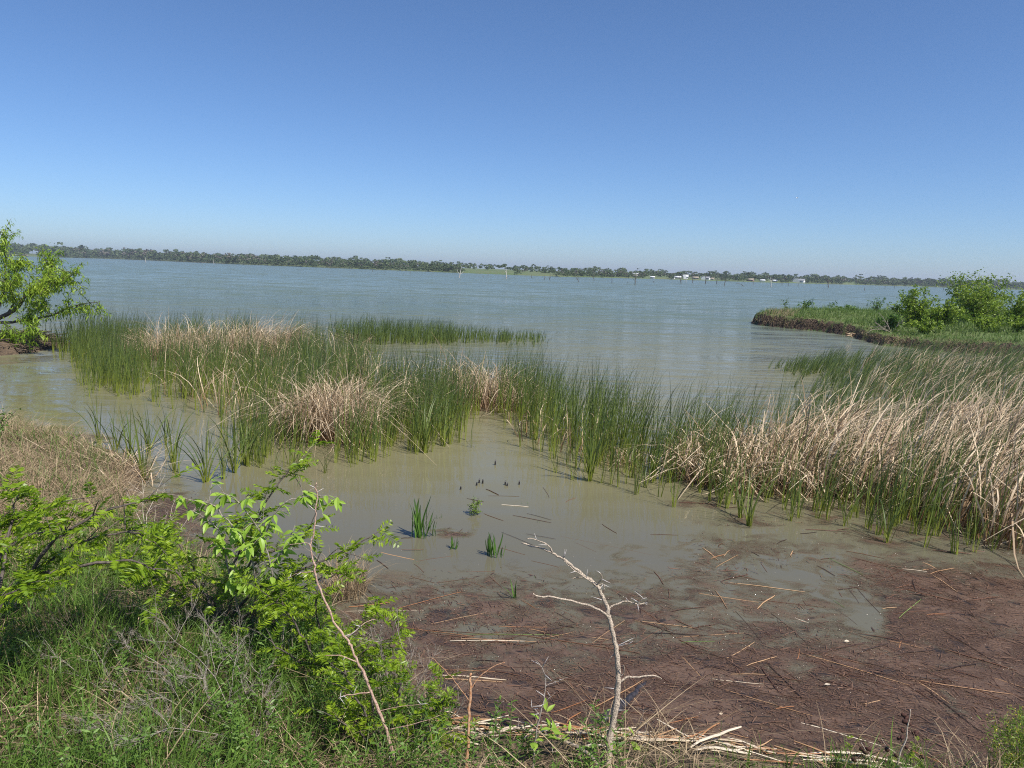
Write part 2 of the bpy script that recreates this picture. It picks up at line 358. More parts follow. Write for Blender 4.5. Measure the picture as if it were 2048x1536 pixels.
rg = math2(t, 'ADD', mrange(t, xyz.outputs[1], 12, 160, 0.015, 0.16), math2(t, 'MULTIPLY', dmask, 0.22)); t.links.new(rg, b.inputs['Roughness'])
calm = mrange(t, sp.outputs[1], 0, .4, 0.0045, 0.13, False)
w1 = noise(1.0, 5, 0.75, 2.3, .62, .6); w2 = noise(.22, 3, 0.7, 2.0)
hh = math2(t, 'ADD', math2(t, 'MULTIPLY', w1, calm), math2(t, 'MULTIPLY', w2, math2(t, 'MULTIPLY', calm, 1.3)))
wv = N(t, 'ShaderNodeTexWave'); wv.wave_type = 'BANDS'; wv.bands_direction = 'Y'; wv.inputs['Scale'].default_value = 0.42; wv.inputs['Distortion'].default_value = 3.0; wv.inputs['Detail Scale'].default_value = .6
t.links.new(ge.outputs['Position'], wv.inputs[0])
hh = math2(t, 'ADD', hh, math2(t, 'MULTIPLY', wv.outputs['Fac'], 0.0035))
hh = math2(t, 'ADD', hh, math2(t, 'MULTIPLY', math2(t, 'MULTIPLY', noise(45, 5, 1, 1, .7), dmask), 0.010))
bp = N(t, 'ShaderNodeBump'); bp.inputs['Strength'].default_value = 1.0; bp.inputs['Distance'].default_value = 1.0
t.links.new(hh, bp.inputs['Height'])
def noisev(scale, det, sx, sy, rough=.55):
    mp = N(t, 'ShaderNodeMapping'); mp.inputs['Scale'].default_value = (sx, sy, 1); t.links.new(ge.outputs['Position'], mp.inputs[0])
    q = N(t, 'ShaderNodeTexNoise'); q.inputs['Scale'].default_value = scale; q.inputs['Detail'].default_value = det; q.inputs['Roughness'].default_value = rough; t.links.new(mp.outputs[0], q.inputs[0])
    v = N(t, 'ShaderNodeVectorMath', operation='SUBTRACT'); t.links.new(q.outputs['Color'], v.inputs[0]); v.inputs[1].default_value = (.5, .5, .5); return v.outputs[0]
def vmul(v, f):
    q = N(t, 'ShaderNodeVectorMath', operation='MULTIPLY'); t.links.new(v, q.inputs[0])
    if isinstance(f, tuple): q.inputs[1].default_value = f
    else: t.links.new(f, q.inputs[1])
    return q.outputs[0]
def vadd(a, c):
    q = N(t, 'ShaderNodeVectorMath', operation='ADD'); t.links.new(a, q.inputs[0]); t.links.new(c, q.inputs[1]); return q.outputs[0]
chop = vadd(vadd(vmul(noisev(1.0, 3, .9, 2.6), (.7, .6, 0)), vmul(noisev(.42, 3, .7, 3.2, .5), (.7, 1.15, 0))), vmul(noisev(.13, 4, .5, 2.2, .6), (.4, .8, 0)))
lean = N(t, 'ShaderNodeVectorMath', operation='ADD'); t.links.new(chop, lean.inputs[0]); lean.inputs[1].default_value = (.02, -.13, 0); chop = lean.outputs[0]   # normals tilted toward the viewer so reflections show higher sky, less horizon   # wind chop as slopes of the surface
amp = mrange(t, sp.outputs[1], 0, 1, 0.018, 1.2, False)
vs = N(t, 'ShaderNodeVectorMath', operation='SCALE'); t.links.new(chop, vs.inputs[0]); t.links.new(amp, vs.inputs['Scale'])
nn = N(t, 'ShaderNodeVectorMath', operation='NORMALIZE'); t.links.new(vadd(bp.outputs[0], vs.outputs[0]), nn.inputs[0])
t.links.new(nn.outputs[0], b.inputs['Normal']); t.links.new(b.outputs[0], o.inputs[0])
M['water'] = m
tag(g.obj('lake_water', m), kind='structure')

# ------------------------------------------------------------------ far shore
FS = np.array([(-700, 498, 1500), (-300, 505, 1300), (55, 512, 1050), (220, 517, 1200), (450, 527, 730), (650, 535.5, 610), (850, 543, 516), (1000, 549, 470), (1114, 553, 450), (1290, 557, 560),
               (1553, 565, 630), (1750, 570, 812), (2048, 579, 1000), (2400, 590, 1150), (2800, 602, 1300)], float)
def shore_pt(px, back=0.0):
    D = np.interp(px, FS[:, 0], FS[:, 2])+back
    yh = 506+0.0335*px; d = ray(px, yh+0*px); d = d[..., :2]/np.linalg.norm(d[..., :2], axis=-1, keepdims=True)
    return d*D[..., None]
pxs = np.linspace(-700, 2800, 141); g = Geo()
rows = [(0, -0.4), (3, 0.35), (40, 1.2), (140, 2.2), (400, 3.2), (3500, 6)]
V = np.stack([np.concatenate([shore_pt(pxs, b)+(0 if b == 0 else 0), np.full((len(pxs), 1), z)], 1) for b, z in rows], 0)
V[:3, :, 2] += (fbm(pxs[None]*.05+np.arange(3)[:, None]*3, pxs[None]*0)-.5)*np.array([[.1], [.4], [.8]])
n = len(pxs); i = (np.arange(len(rows)-1)[:, None]*n+np.arange(n-1)[None]).ravel()
g.add(V, np.stack([i, i+1, i+n+1, i+n], -1))
M['field'] = ground_mat('far_field', (0.095, 0.145, 0.050), (0.125, 0.155, 0.070), (0.15, 0.14, 0.085), side=((0.2, 0.15, 0.1), (0.1, 0.08, 0.05)), scale=0.03)
tag(g.obj('far_shore', M['field']), kind='structure')
TOPH = np.array([(-700, 12), (55, 11.5), (220, 11.5), (450, 8.3), (700, 5.6), (850, 5.0), (1000, 4.0), (1114, 4.0), (1290, 4.4), (1553, 5.2), (1750, 6.2), (2048, 7.2), (2800, 9)], float)
OPEN = [(50, 82, 150), (925, 1030, 110), (1040, 1110, 60), (1290, 1340, 40), (1345, 1440, 30), (1490, 1560, 22), (1580, 1610, 30), (1690, 1712, 60)]
def crowns(g, c, h, w, nq, rnd, leaf=0.16):
    # c base points (n,3); lumpy crown of small tilted leaf clumps, as one batch
    n = len(c)
    lob = rng.normal(0, 1, (n, 5, 3))*np.array([.26, .26, .15]); lob[..., 2] += 0.60
    k = rng.integers(0, 5, (n, nq)); ctr = np.take_along_axis(lob, k[..., None], 1)
    dirn = unit(rng.normal(0, 1, (n, nq, 3))); dirn[..., 2] = np.abs(dirn[..., 2])*1.0-0.25
    p = ctr+dirn*(0.24*rng.random((n, nq, 1))**.4)
    p[..., 2] = np.clip(p[..., 2], 0.05, 1.05)
    p = p*np.stack([w, w, h], -1)[:, None]+c[:, None]
    nr = unit(dirn+rng.normal(0, .5, dirn.shape)); u = unit(np.cross(nr, rng.normal(0, 1, nr.shape))); v = np.cross(nr, u)
    s = (leaf*(0.6+0.8*rng.random((n, nq, 1))))*((h+w)/2)[:, None, None]
    q = np.stack([p-u*s*.5, p-v*s*.45+u*s*.1, p+u*s*.5, p+v*s*.45], 2)
    idx = np.arange(n*nq)[:, None]*4+np.arange(4)
    rr = np.clip(rnd[:, None]+rng.normal(0, .14, (n, nq)), 0, 1)
    g.add(q.reshape(-1, 3), idx, np.stack([np.zeros((n, nq, 4)), np.repeat(rr[..., None], 4, 2)], -1))
def far_trees(n, lo, hi, bmin, bmax, hs=1.0, bare=False, seed=0):
    px = rng.uniform(lo, hi, n); back = bmin+(bmax-bmin)*rng.random(n)**1.4
    for a, b_, need in OPEN:
        m_ = (px > a) & (px < b_) & (back < need); px = px[~m_]; back = back[~m_]
    h = np.interp(px, TOPH[:, 0], TOPH[:, 1])*hs*rng.uniform(.5, 1.12, len(px))*(0.75+.5*fbm(px*.03, px*0+seed))
    p = shore_pt(px, back); c = np.concatenate([p, (0.2+back*0.012)[:, None]], 1)
    return c, h
gw = Geo(); gb = Geo()
c, h = far_trees(2600, -500, 2600, 5, 110); crowns(gw, c, h*1.0, h*1.15, 110, rng.random(len(c)), .17)
c, h = far_trees(1500, -500, 2600, 2, 14, .5, seed=3); crowns(gw, c, h, h*1.7, 70, rng.random(len(c))*.9, .19)
c, h = far_trees(700, -500, 2600, 120, 420, 1.25, seed=4); crowns(gw, c, h, h*1.5, 90, rng.random(len(c)), .18)
c, h = far_trees(430, 120, 2600, 4, 70, 1.06, seed=5); crowns(gb, c, h, h*.95, 40, rng.random(len(c)), .17)
tag(gw.obj('distant_woodland', M['wood_far'], smooth=False), 'green belt of trees lining the far lake shore', 'woodland', kind='stuff')
tag(gb.obj('bare_woodland', M['wood_far_bare'], smooth=False), 'grey leafless trees scattered through the far shore woodland', 'woodland', kind='stuff')

def house(px, wpx, hpx, wall, roof, label, back=14, cross=False):
    pxa = np.array([float(px)]); p = shore_pt(pxa, back)[0]; D = np.hypot(*p); sc = D/FPX
    w = wpx*sc; hgt = hpx*sc; dep = max(5.0, w*.55); z = 0.45+back*0.012
    r = empty('house', (p[0], p[1], z), label, 'house', 'houses on the far shore')
    r.rotation_euler.z = -math.atan2(p[0], p[1])+random.uniform(-.25, .25)
    wh = hgt*.55
    box(Geo(), (-w/2, -dep/2, -.6), (w/2, dep/2, wh)).obj('wall', M[wall], r, smooth=False)
    g = Geo(); e = .35; rh = hgt-wh
    V = [(-w/2-e, -dep/2-e, wh), (w/2+e, -dep/2-e, wh), (w/2+e, 0, wh+rh), (-w/2-e, 0, wh+rh), (w/2+e, dep/2+e, wh), (-w/2-e, dep/2+e, wh)]
    V2 = [(x, y, q-.18) for x, y, q in V]
    g.add(V+V2, [(0, 1, 2, 3), (3, 2, 4, 5), (7, 6, 9, 8), (8, 9, 11, 10), (0, 6, 7, 1), (5, 4, 10, 11), (1, 7, 8, 2), (2, 8, 10, 4), (3, 9, 6, 0), (5, 11, 9, 3)])
    rf = g.obj('roof', M[roof], r, smooth=False)
    if cross:
        g = Geo(); cw = w*.3; V = [(-cw-w*.15, -dep/2-1.2, wh), (cw-w*.15, -dep/2-1.2, wh), (-w*.15, -dep/2-1.2, hgt*1.05), (-w*.15, 0, hgt*1.05), (-cw-w*.15, 0, wh), (cw-w*.15, 0, wh)]
        g.add(V, [(0, 2, 3, 4), (2, 1, 5, 3)]); g.obj('gable_roof', M[roof], rf, smooth=False)
        g = Geo(); g.add([V[0], V[1], V[2], (V[0][0]*.5+V[2][0]*.5, V[0][1], V[0][2]*.5+V[2][2]*.5), (V[0][0], V[0][1]+.02, -.6), (V[1][0], V[1][1]+.02, -.6)], [(0, 1, 2, 3), (4, 5, 1, 0)]); g.obj('gable_wall', M[wall], r, smooth=False)
    nw = max(2, int(w/4))
    for k in range(nw):
        xx = -w/2+w*(k+.5)/nw; yy = -dep/2-.04
        box(Geo(), (xx-.5, yy, wh*.35), (xx+.5, yy+.06, wh*.8)).obj('window' if k != nw//2 else 'door', M['glass'], r, smooth=False)
for a in ((27, 7, 5, 'white', 'roof_grey', 'small white house at the left end of the far shore', 30),
          (51, 6, 4, 'tanwall', 'roof_tan', 'low tan house beside the pale field on the left far shore', 25),
          (1125, 8, 5, 'white', 'roof_grey', 'white house half hidden by trees, first from the pale far field', 45),
          (1184, 7, 4, 'white', 'roof_grey', 'small white house among the trees left of the nest tree', 35),
          (1256, 6, 5, 'white', 'roof_tan', 'small white house just left of the nest tree', 30),
          (1305, 8, 4, 'white', 'roof_white', 'low white boathouse at the water right of the nest tree', 4),
          (1347, 5, 4, 'white', 'roof_grey', 'tiny white cottage left of the blue grey roofed house', 12),
          (1356, 11, 5, 'tanwall', 'roof_white', 'blue grey roofed house in the far shore hamlet', 22),
          (1371, 9, 8, 'white', 'roof_white', 'tall white gabled house, highest in the far shore hamlet', 20, True),
          (1391, 10, 5, 'tanwall', 'roof_tan', 'tan roofed house in the middle of the hamlet', 24),
          (1412, 15, 6, 'white', 'roof_grey', 'long white house with a front gable in the hamlet', 14, True),
          (1424, 8, 4, 'tanwall', 'roof_tan', 'low tan house at the right end of the hamlet', 18),
          (1501, 12, 5, 'redwall', 'roof_tan', 'brick house with a tan roof right of the hamlet', 14),
          (1525, 8, 4, 'white', 'roof_white', 'small white house right of the brick house', 12),
          (1550, 7, 4, 'tanwall', 'roof_white', 'small tan house with a pale roof near the shore', 12),
          (1598, 20, 7, 'white', 'roof_grey', 'large white house with a front gable, alone on the right far shore', 16, True)):
    house(*a)

# ------------------------------------------------------------------ dead trees standing in the lake
def lake_tree(px, by, ty, mat='lake_dead', lean=0.0, forks=2, label=None, spread=.5):
    b = P(float(px), float(by)); D = b[1]; top = PD(px+lean, ty, D); h = top[2]; rr = max(.10, .042*h)
    g = Geo(); off = (b[0], b[1], 0)
    pts = smooth_path([b+[0, 0, -.6], b+(top-b)*.45+[rng.normal(0, .04)*h, 0, 0], top], 4)
    tube(g, pts, [rr*1.2, rr*.9, rr*.3], 6)
    for f in range(forks):
        s = rng.uniform(.35, .75); q = pts[int(s*(len(pts)-1))]; sg = (-1)**f
        e = q+np.array([sg*spread*h*rng.uniform(.25, .6), rng.normal(0, .15)*h, h*rng.uniform(.15, .45)])
        tube(g, smooth_path([q, (q+e)/2+[sg*.06*h, 0, -.03*h], e], 3), [rr*.6, rr*.2], 6)
    ob = g.obj('dead_lake_tree', M[mat], None, off)
    return tag(ob, label or 'thin bare snag '+('off the left far shore' if px < 700 else 'in the lake left of the nest tree' if px < 1260 else 'before the far houses' if px < 1640 else 'off the right far shore'), 'dead tree', 'dead trees standing in the lake')
for a in ((918, 555, 533, 'lake_pale', 5, 2, 'pale forked dead tree in the lake, before the bright far field'),
          (1013, 557, 537, 'lake_pale', -1, 2, 'pale upright dead tree with one side limb, right of the bright far field'),
          (1089, 559, 549, 'lake_dead', -1, 1), (1098, 560, 548, 'lake_dead', 3, 2), (1063, 556, 549, 'lake_dead', 0, 0), (966, 554, 550, 'lake_dead', 0, 0), (976, 552, 547, 'lake_dead', 0, 0),
          (1160, 564, 553, 'lake_dead', -9, 3, 'low sprawling dead tree leaning left in the lake'),
          (1189, 561, 550, 'lake_dead', -4, 2, 'small dead tree forming a V in the lake'), (1224, 566, 553, 'lake_dead', 0, 0),
          (1270, 569.5, 550, 'lake_dead', 1, 2, 'dark dead tree in the lake with white birds on top'), (1256, 566, 562, 'lake_dead', 0, 0), (1307, 565, 562, 'lake_dead', 0, 0),
          (1363, 567, 549, 'lake_dead', -4, 1, 'leaning dark dead tree before the far hamlet'), (1372, 565, 556, 'lake_pale', 0, 0), (1385, 566, 552, 'lake_dead', 0, 1), (1411, 567.5, 547, 'lake_dead', 0, 0),
          (1433, 568, 551, 'lake_dead', 4, 2, 'dark forked dead tree at the right end of the hamlet'), (1448, 572, 557, 'lake_dead', 5, 1),
          (1506, 570, 559, 'lake_dead', 0, 0), (1542, 574, 555, 'lake_pale', -1, 2, 'pale dead tree left of the large white far house'), (1564, 571, 564, 'lake_dead', 0, 0), (1577, 572, 564, 'lake_dead', 0, 0), (1596, 572, 566, 'lake_dead', 1, 0),
          (1657, 575, 554, 'lake_dead', 0, 3, 'tall dark dead tree with stubby limbs right of the large white far house'), (1729, 581, 575, 'lake_dead', -1, 1), (1770, 577, 570, 'lake_dead', 0, 0), (1789, 577, 571, 'lake_dead', 0, 0),
          (1845, 578, 568, 'lake_dead', 2, 1), (1870, 576, 569, 'lake_dead', 0, 0), (1887, 580, 569, 'lake_dead', 2, 1), (2044, 586, 574, 'lake_dead', 1, 0),
          (292, 525, 514, 'lake_pale', -2, 0, 'pale bare snag nearest the mesquite, off the left far shore'), (286, 526, 523, 'lake_dead', 0, 0), (324, 523, 520, 'lake_dead', 0, 0), (352, 527, 524, 'lake_dead', 0, 0), (402, 528, 525, 'lake_dead', 0, 0), (428, 528, 519, 'lake_pale', -1, 0), (820, 548, 542, 'lake_dead', 1, 0), (745, 543, 538, 'lake_dead', 0, 0)):
    lake_tree(*a)
# bent fallen snag
b = P(1485., 572.5); D = b[1]
tag(tube(Geo(), smooth_path([PD(1488, 574, D), PD(1484, 569.5, D), PD(1478, 567.5, D), PD(1472, 567.8, D)], 4), [.12, .05], 6).obj('dead_lake_tree', M['lake_dead'], None, (b[0], b[1], 0)), 'bent dead snag arching over the water left of the pale dead tree', 'dead tree', 'dead trees standing in the lake')
def bird(loc, s, label, fly=False, rz=0):
    r = empty('bird', loc, label, 'bird'); r.rotation_euler.z = rz
    g = Geo(); ellipsoid(g, (0, 0, .16*s), (.30*s, .11*s, .12*s)); ellipsoid(g, (.30*s, 0, .30*s if not fly else .18*s), (.10*s, .06*s, .06*s))
    tube(g, [(.18*s, 0, .2*s), (.26*s, 0, .26*s if not fly else .18*s), (.31*s, 0, .3*s if not fly else .18*s)], [.08*s, .05*s, .04*s], 6)
    tube(g, [(-.2*s, 0, .15*s), (-.48*s, 0, .12*s)], [.08*s, .03*s], 6); g.obj('body', M['feather'], r)
    zz = .30*s if not fly else .18*s
    tube(Geo(), [(.39*s, 0, zz), (.52*s, 0, zz-.02*s)], [.02*s, .006*s], 4).obj('beak', M['beak'], r)
    for sg in (-1, 1):
        g = Geo()
        if fly: V = [(.12*s, sg*.06*s, .2*s), (-.14*s, sg*.06*s, .2*s), (-.10*s, sg*.5*s, .38*s), (.12*s, sg*.5*s, .40*s), (-.16*s, sg*1.0*s, .30*s), (-.08*s, sg*1.0*s, .31*s)]
        else: V = [(.16*s, sg*.10*s, .20*s), (-.2*s, sg*.09*s, .12*s), (-.2*s, sg*.125*s, .15*s), (.1*s, sg*.13*s, .2*s), (-.46*s, sg*.05*s, .13*s), (-.42*s, sg*.06*s, .17*s)]
        V = np.array(V); V2 = V+[0, 0, .02*s]
        g.add(np.vstack([V, V2]), [(0, 1, 2, 3), (3, 2, 4, 5), (6, 9, 8, 7), (9, 11, 10, 8), (0, 3, 9, 6), (3, 5, 11, 9), (5, 4, 10, 11), (4, 2, 8, 10), (2, 1, 7, 8)]); g.obj('wing', M['feather'], r, smooth=False)
    if not fly:
        for sg in (-1, 1): tube(Geo(), [(0, sg*.04*s, .06*s), (.02*s, sg*.04*s, -.14*s)], [.012*s, .010*s], 4).obj('leg', M['beak'], r)
D = P(1270., 569.5)[1]
q = PD(1271, 550.3, D); nest = Geo()
for k in range(60):
    a = rng.uniform(0, 6.28); p = q+np.array([math.cos(a), math.sin(a), rng.uniform(-.25, .1)])*np.array([.42, .42, 1]); e = p+np.array([-math.sin(a), math.cos(a), rng.normal(0, .2)])*.5
    tube(nest, [p, e], .02, 4)
tag(nest.obj('nest', M['lake_pale'], None, tuple(q)), 'stick nest on top of the dark dead tree in the lake', 'nest')
bird(q+[-.5, 0, .22], 1.25, 'left of the two white birds on the dead tree nest', rz=2.8)
bird(q+[.45, .1, .22], 1.25, 'right of the two white birds on the dead tree nest', rz=.3)
bird(PD(1594, 397, 160.), .62, 'single white bird flying in the blue sky', True, rz=.35)

# ------------------------------------------------------------------ peninsula on the right
pf = poly([(1503, 647), (1520, 651), (1560, 655), (1640, 663), (1700, 672), (1735, 684), (1765, 692), (1800, 693), (1870, 702), (1950, 709), (2100, 718), (2500, 745)])
pb = poly([(2500, 630), (2100, 629), (1800, 632), (1600, 636), (1525, 640)])
pen_pg = np.vstack([pf, pb])
def pen_h(x, y):
    d = sdist(x, y, pen_pg)+0.5*(fbm(x*.8, y*.8)-.5)+.25*(fbm(x*3, y*3, 2)-.5)
    px, _ = proj(np.stack([x, y, 0*x], -1)); lo = np.interp(px, [1500, 1700, 1760, 1830, 2050], [.75, .62, .45, .42, .62])
    z = lo*sst(-.05, .42, d)+0.28*sst(.8, 5, d)+(fbm(x*.5, y*.5)-.5)*.25*sst(.5, 2, d)
    return np.where(d < 0, np.maximum(-.5, d*.5), z)
lo = pen_pg.min(0)-1; hi = pen_pg.max(0)+1
M['pen'] = ground_mat('peninsula_ground', (0.085, 0.135, 0.035), (0.13, 0.17, 0.055), (0.16, 0.13, 0.08), side=((0.026, 0.019, 0.014), (0.10, 0.070, 0.048)), scale=.8)
tag(grid(np.arange(lo[0], min(hi[0], 46), .2), np.arange(lo[1], min(hi[1], 90), .2), pen_h, -.3).obj('peninsula', M['pen'], smooth=False), kind='structure')

def blades(g, p, H, Wd, lean, bend, K=6, tipw=.08, prof=1.6, az=None, curl=None, rnd=None):
    # p (n,3) roots, lean (n,2) initial tilt, bend (n,2) sideways droop growing to the tip
    n = len(p); s = np.linspace(0, 1, K)
    q = np.zeros((n, K, 3)); q[..., :2] = lean[:, None]*s[None, :, None]+bend[:, None]*(s**2.2)[None, :, None]
    fall = np.linalg.norm(bend, axis=1)[:, None]*(s**3)[None]*.62
    q[..., 2] = s[None]-fall
    path = p[:, None]+q*H[:, None, None]
    a = rng.uniform(0, math.pi, n) if az is None else az
    side = np.stack([np.cos(a), np.sin(a), 0*a], -1)
    w = Wd[:, None]*np.maximum(1-s[None]**prof, tipw)
    strips(g, path, w, side, rnd)
def rn(n, s): return rng.normal(0, s, (n, 2))
# grass on the peninsula
lo_, hi_ = pen_pg.min(0), np.minimum(pen_pg.max(0), [42, 85])
q = lo_+(hi_-lo_)*rng.random((150000, 2)); d = sdist(q[:, 0], q[:, 1], pen_pg)
pz = pen_h(q[:, 0], q[:, 1]); k = (d > .02) & (pz > .12) & (rng.random(len(q)) < np.clip(1.5-np.hypot(q[:, 0], q[:, 1])/90, .3, 1)); q = q[k]; pz = pz[k]; d = d[k]
q = q[:52000]; pz = pz[:52000]; n = len(q)
tag_g = Geo(); tall = .35+1.9*fbm(q[:, 0]*.9, q[:, 1]*.9, 4)**1.5+.9*(fbm(q[:, 0]*2.6+4, q[:, 1]*2.6, 2) > .62)
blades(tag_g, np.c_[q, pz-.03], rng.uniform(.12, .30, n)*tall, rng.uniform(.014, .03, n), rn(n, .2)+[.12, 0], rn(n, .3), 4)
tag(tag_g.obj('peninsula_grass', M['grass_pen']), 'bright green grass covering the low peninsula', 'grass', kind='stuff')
# dry fringe and hanging roots along the cut bank
g = Geo(); L = np.vstack([pf[i]+(pf[i+1]-pf[i])*rng.random((260, 1)) for i in range(len(pf)-2)]); L = L+rng.normal(0, .22, L.shape)
z = pen_h(L[:, 0], L[:, 1]); k = z > .12; L = L[k]; z = z[k]; n = len(L)
blades(g, np.c_[L, z], rng.uniform(.1, .32, n), rng.uniform(.012, .03, n), rn(n, .4)+[-.1, -.5], rn(n, .5)+[0, -1.1], 4)
q = poly([(1505, 640), (1540, 632), (1600, 634), (1560, 648), (1510, 646)], .5); q = samp(q, 900); z = pen_h(q[:, 0], q[:, 1]); k = z > .1; q = q[k]; z = z[k]; n = len(q)
blades(g, np.c_[q, z-.02], rng.uniform(.25, .6, n), rng.uniform(.012, .025, n), rn(n, .18)+[.15, 0], rn(n, .25), 4)
tag(g.obj('dry_bank_fringe', M['grass_dry']), 'dry grass fringe and roots hanging over the peninsula bank', 'dry grass', kind='stuff')
g = Geo(); a0 = P(1692., 668.); 
for k in range(60):
    p = P(rng.uniform(1690, 1748), 0.)if False else P(rng.uniform(1690, 1745), 671+rng.uniform(-1, 4)); p = p+[0, 0, rng.uniform(.02, .18)]; a = rng.normal(0.1, .35); l = rng.uniform(.3, .9)
    tube(g, [p, p+np.array([math.cos(a)*l, math.sin(a)*l, rng.normal(0, .05)])], .018, 4, rng.random())
tag(g.obj('drift_reed_pile', M['dead']), 'heap of pale drifted reeds at the foot of the peninsula bank', 'driftwood', kind='stuff')

def leaf_quads(g, p, dirn, ln, wd, rnd=None, droop=0.0):
    n = len(p); d = unit(dirn); u = unit(np.cross(d, rng.normal(0, 1, d.shape))); nn = np.cross(u, d)
    l = ln[:, None]; w = wd[:, None]
    e = p+d*l; e[:, 2] -= droop*ln; mid = p+d*l*.45+nn*l*.06
    V = np.stack([p, mid-u*w*.5, e, mid+u*w*.5], 1).reshape(-1, 3)
    idx = np.arange(n)[:, None]*4+np.arange(4)
    r = rng.random(n) if rnd is None else rnd
    g.add(V, idx, np.stack([np.tile([0, .5, 1, .5], (n, 1)), np.repeat(r[:, None], 4, 1)], -1))
def bush(base, H, Wd, nstem, nleaf, mat, label, bark='bark_dark', leaf=(.10, .19), name='bush', cat='bush', group=None, thin=.5):
    r = empty(name, base, label, cat, group); gb = Geo(); gl = Geo(); ends = []
    for k in range(nstem):
        a = rng.uniform(0, 6.28); sp = rng.uniform(.15, 1)*Wd*.5; hh = H*rng.uniform(.55, 1)*(1-.35*(sp/(Wd*.5))**2)
        e = np.array([math.cos(a)*sp, math.sin(a)*sp, hh]); mid = e*.5*np.array([.75, .75, 1.1])
        pts = smooth_path([np.array([math.cos(a)*.05, math.sin(a)*.05, -.1]), mid, e], 4, .02*H); tube(gb, pts, [.018*H*.6, .010*H*.5, .003], 6); ends.append(pts)
        for j in range(5):
            i0 = rng.integers(2, len(pts)-1); q = pts[i0]; dd = unit(rng.normal(0, 1, 3)+[0, 0, .5])*H*rng.uniform(.1, .25)
            tw = smooth_path([q, q+dd*.5+[0, 0, .02], q+dd], 2); tube(gb, tw, [.006*H*.5, .002], 4); ends.append(tw)
    per = nleaf//len(ends)+1
    for pts in ends:
        i0 = rng.integers(len(pts)//3, len(pts), per); p = pts[i0]+rng.normal(0, .030*H, (per, 3))*(1+thin)
        p[:, 2] = np.maximum(p[:, 2], .03)
        leaf_quads(gl, p, rng.normal(0, 1, (per, 3))+[0, 0, .1], rng.uniform(*leaf, per), rng.uniform(*leaf, per)*.5, np.clip(rng.normal(rng.uniform(.25, .75), .22, per), 0, 1), .2)
    gb.obj('stem', M[bark], r); gl.obj('crown', M[mat], r, smooth=False); return r
def pen_base(px, Y):
    d = ray(float(px), 640.); x = d[0]/d[1]*Y; z = pen_h(np.array([x]), np.array([float(Y)]))[0]; return np.array([x, Y, z])
PG = 'leafy bushes on the peninsula'
bush(pen_base(1950, 43), 3.35, 4.6, 34, 6800, 'bush', 'tallest leafy bush on the peninsula, rising to the horizon', group=PG)
bush(pen_base(1828, 41), 2.3, 3.0, 22, 3800, 'bush', 'rounded yellow green bush at the left of the peninsula thicket', group=PG)
bush(pen_base(1885, 40), 1.5, 3.2, 16, 2300, 'bush', 'low bush between the rounded bush and the tallest bush', group=PG)
bush(pen_base(2030, 40), 2.0, 3.4, 16, 2600, 'bush', 'yellow green bush at the right edge of the photo', group=PG)
bush(pen_base(2110, 42), 2.0, 3.5, 14, 2000, 'bush_d', 'bush just beyond the right edge of the thicket', group=PG)
bush(pen_base(1975, 36.5), 1.0, 3.0, 12, 1500, 'bush', 'low bush in front of the tallest bush, on the bank edge', group=PG)
bush(pen_base(1790, 38.5), .9, 2.4, 12, 1200, 'bush_d', 'low dark bush where the bank meets the water', group=PG)
bush(pen_base(1752, 56), 1.3, 1.6, 7, 260, 'bush_d', 'thin sapling with a flat top standing behind the grass', group=PG)
bush(pen_base(1608, 52), .9, 2.0, 7, 260, 'bush_d', 'small spreading sapling near the peninsula tip', group=PG)
bush(pen_base(1662, 55), .8, .8, 4, 70, 'bush_d', 'tiny sprig between the two thin saplings', group=PG)
bush(pen_base(1570, 53), 1.0, .8, 5, 50, 'bush_d', 'sparse bare sprig nearest the peninsula tip', group=PG)
def dead_brush(base, tips, r0, mat, label, name='dead_shrub', cat='dead shrub', sub=4, fine=.35, depth=2, group=None, n=5, jit=.01):
    r = empty(name, base, label, cat, group); gb = Geo(); base = np.array(base, float)
    def grow(q, e, rad, lev):
        L = np.linalg.norm(e-q); pts = smooth_path([q, q+(e-q)*.5+rng.normal(0, .07*L, 3), e], 3, jit*L); tube(gb, pts, [rad, rad*.35], n if lev == 0 else 4, rng.random())
        if lev < depth:
            for k in range(sub):
                s = rng.uniform(.25, 1); p = pts[int(s*(len(pts)-1))]; dd = unit(unit(e-q)+rng.normal(0, .55, 3))*L*fine*rng.uniform(.5, 1.3)
                grow(p, p+dd, rad*.5, lev+1)
    for tp in tips: grow(np.zeros(3)+[0, 0, -.03], np.array(tp)-base, r0, 0)
    gb.obj('branch', M[mat], r); return r
bush(pen_base(1858, 36.8), .8, 2.2, 11, 800, 'bush', 'low ragged bush spilling over the bank below the rounded bush', group=PG)
bush(pen_base(1915, 46), 2.1, 1.6, 9, 700, 'bush_d', 'thin upright bush left of the tallest bush', group=PG)
bush(pen_base(2040, 36), .9, 2.2, 11, 900, 'bush', 'low yellow green bush on the bank at the right edge', group=PG)
bush(pen_base(1990, 47), 2.6, 2.0, 10, 800, 'bush', 'slender bush rising behind the tallest bush', group=PG)
bush(pen_base(1690, 53), .5, 1.6, 7, 260, 'bush_d', 'tiny weed clump on the grass left of the flat topped sapling', group=PG)
b0 = pen_base(1785, 38.2)
dead_brush(b0, [PD(1750, 645, 38), PD(1765, 632, 38.3), PD(1800, 640, 38.), PD(1740, 660, 37.8), PD(1772, 650, 37.5)], .025, 'twig_grey', 'grey dead bush leaning out from the peninsula bank', sub=5)

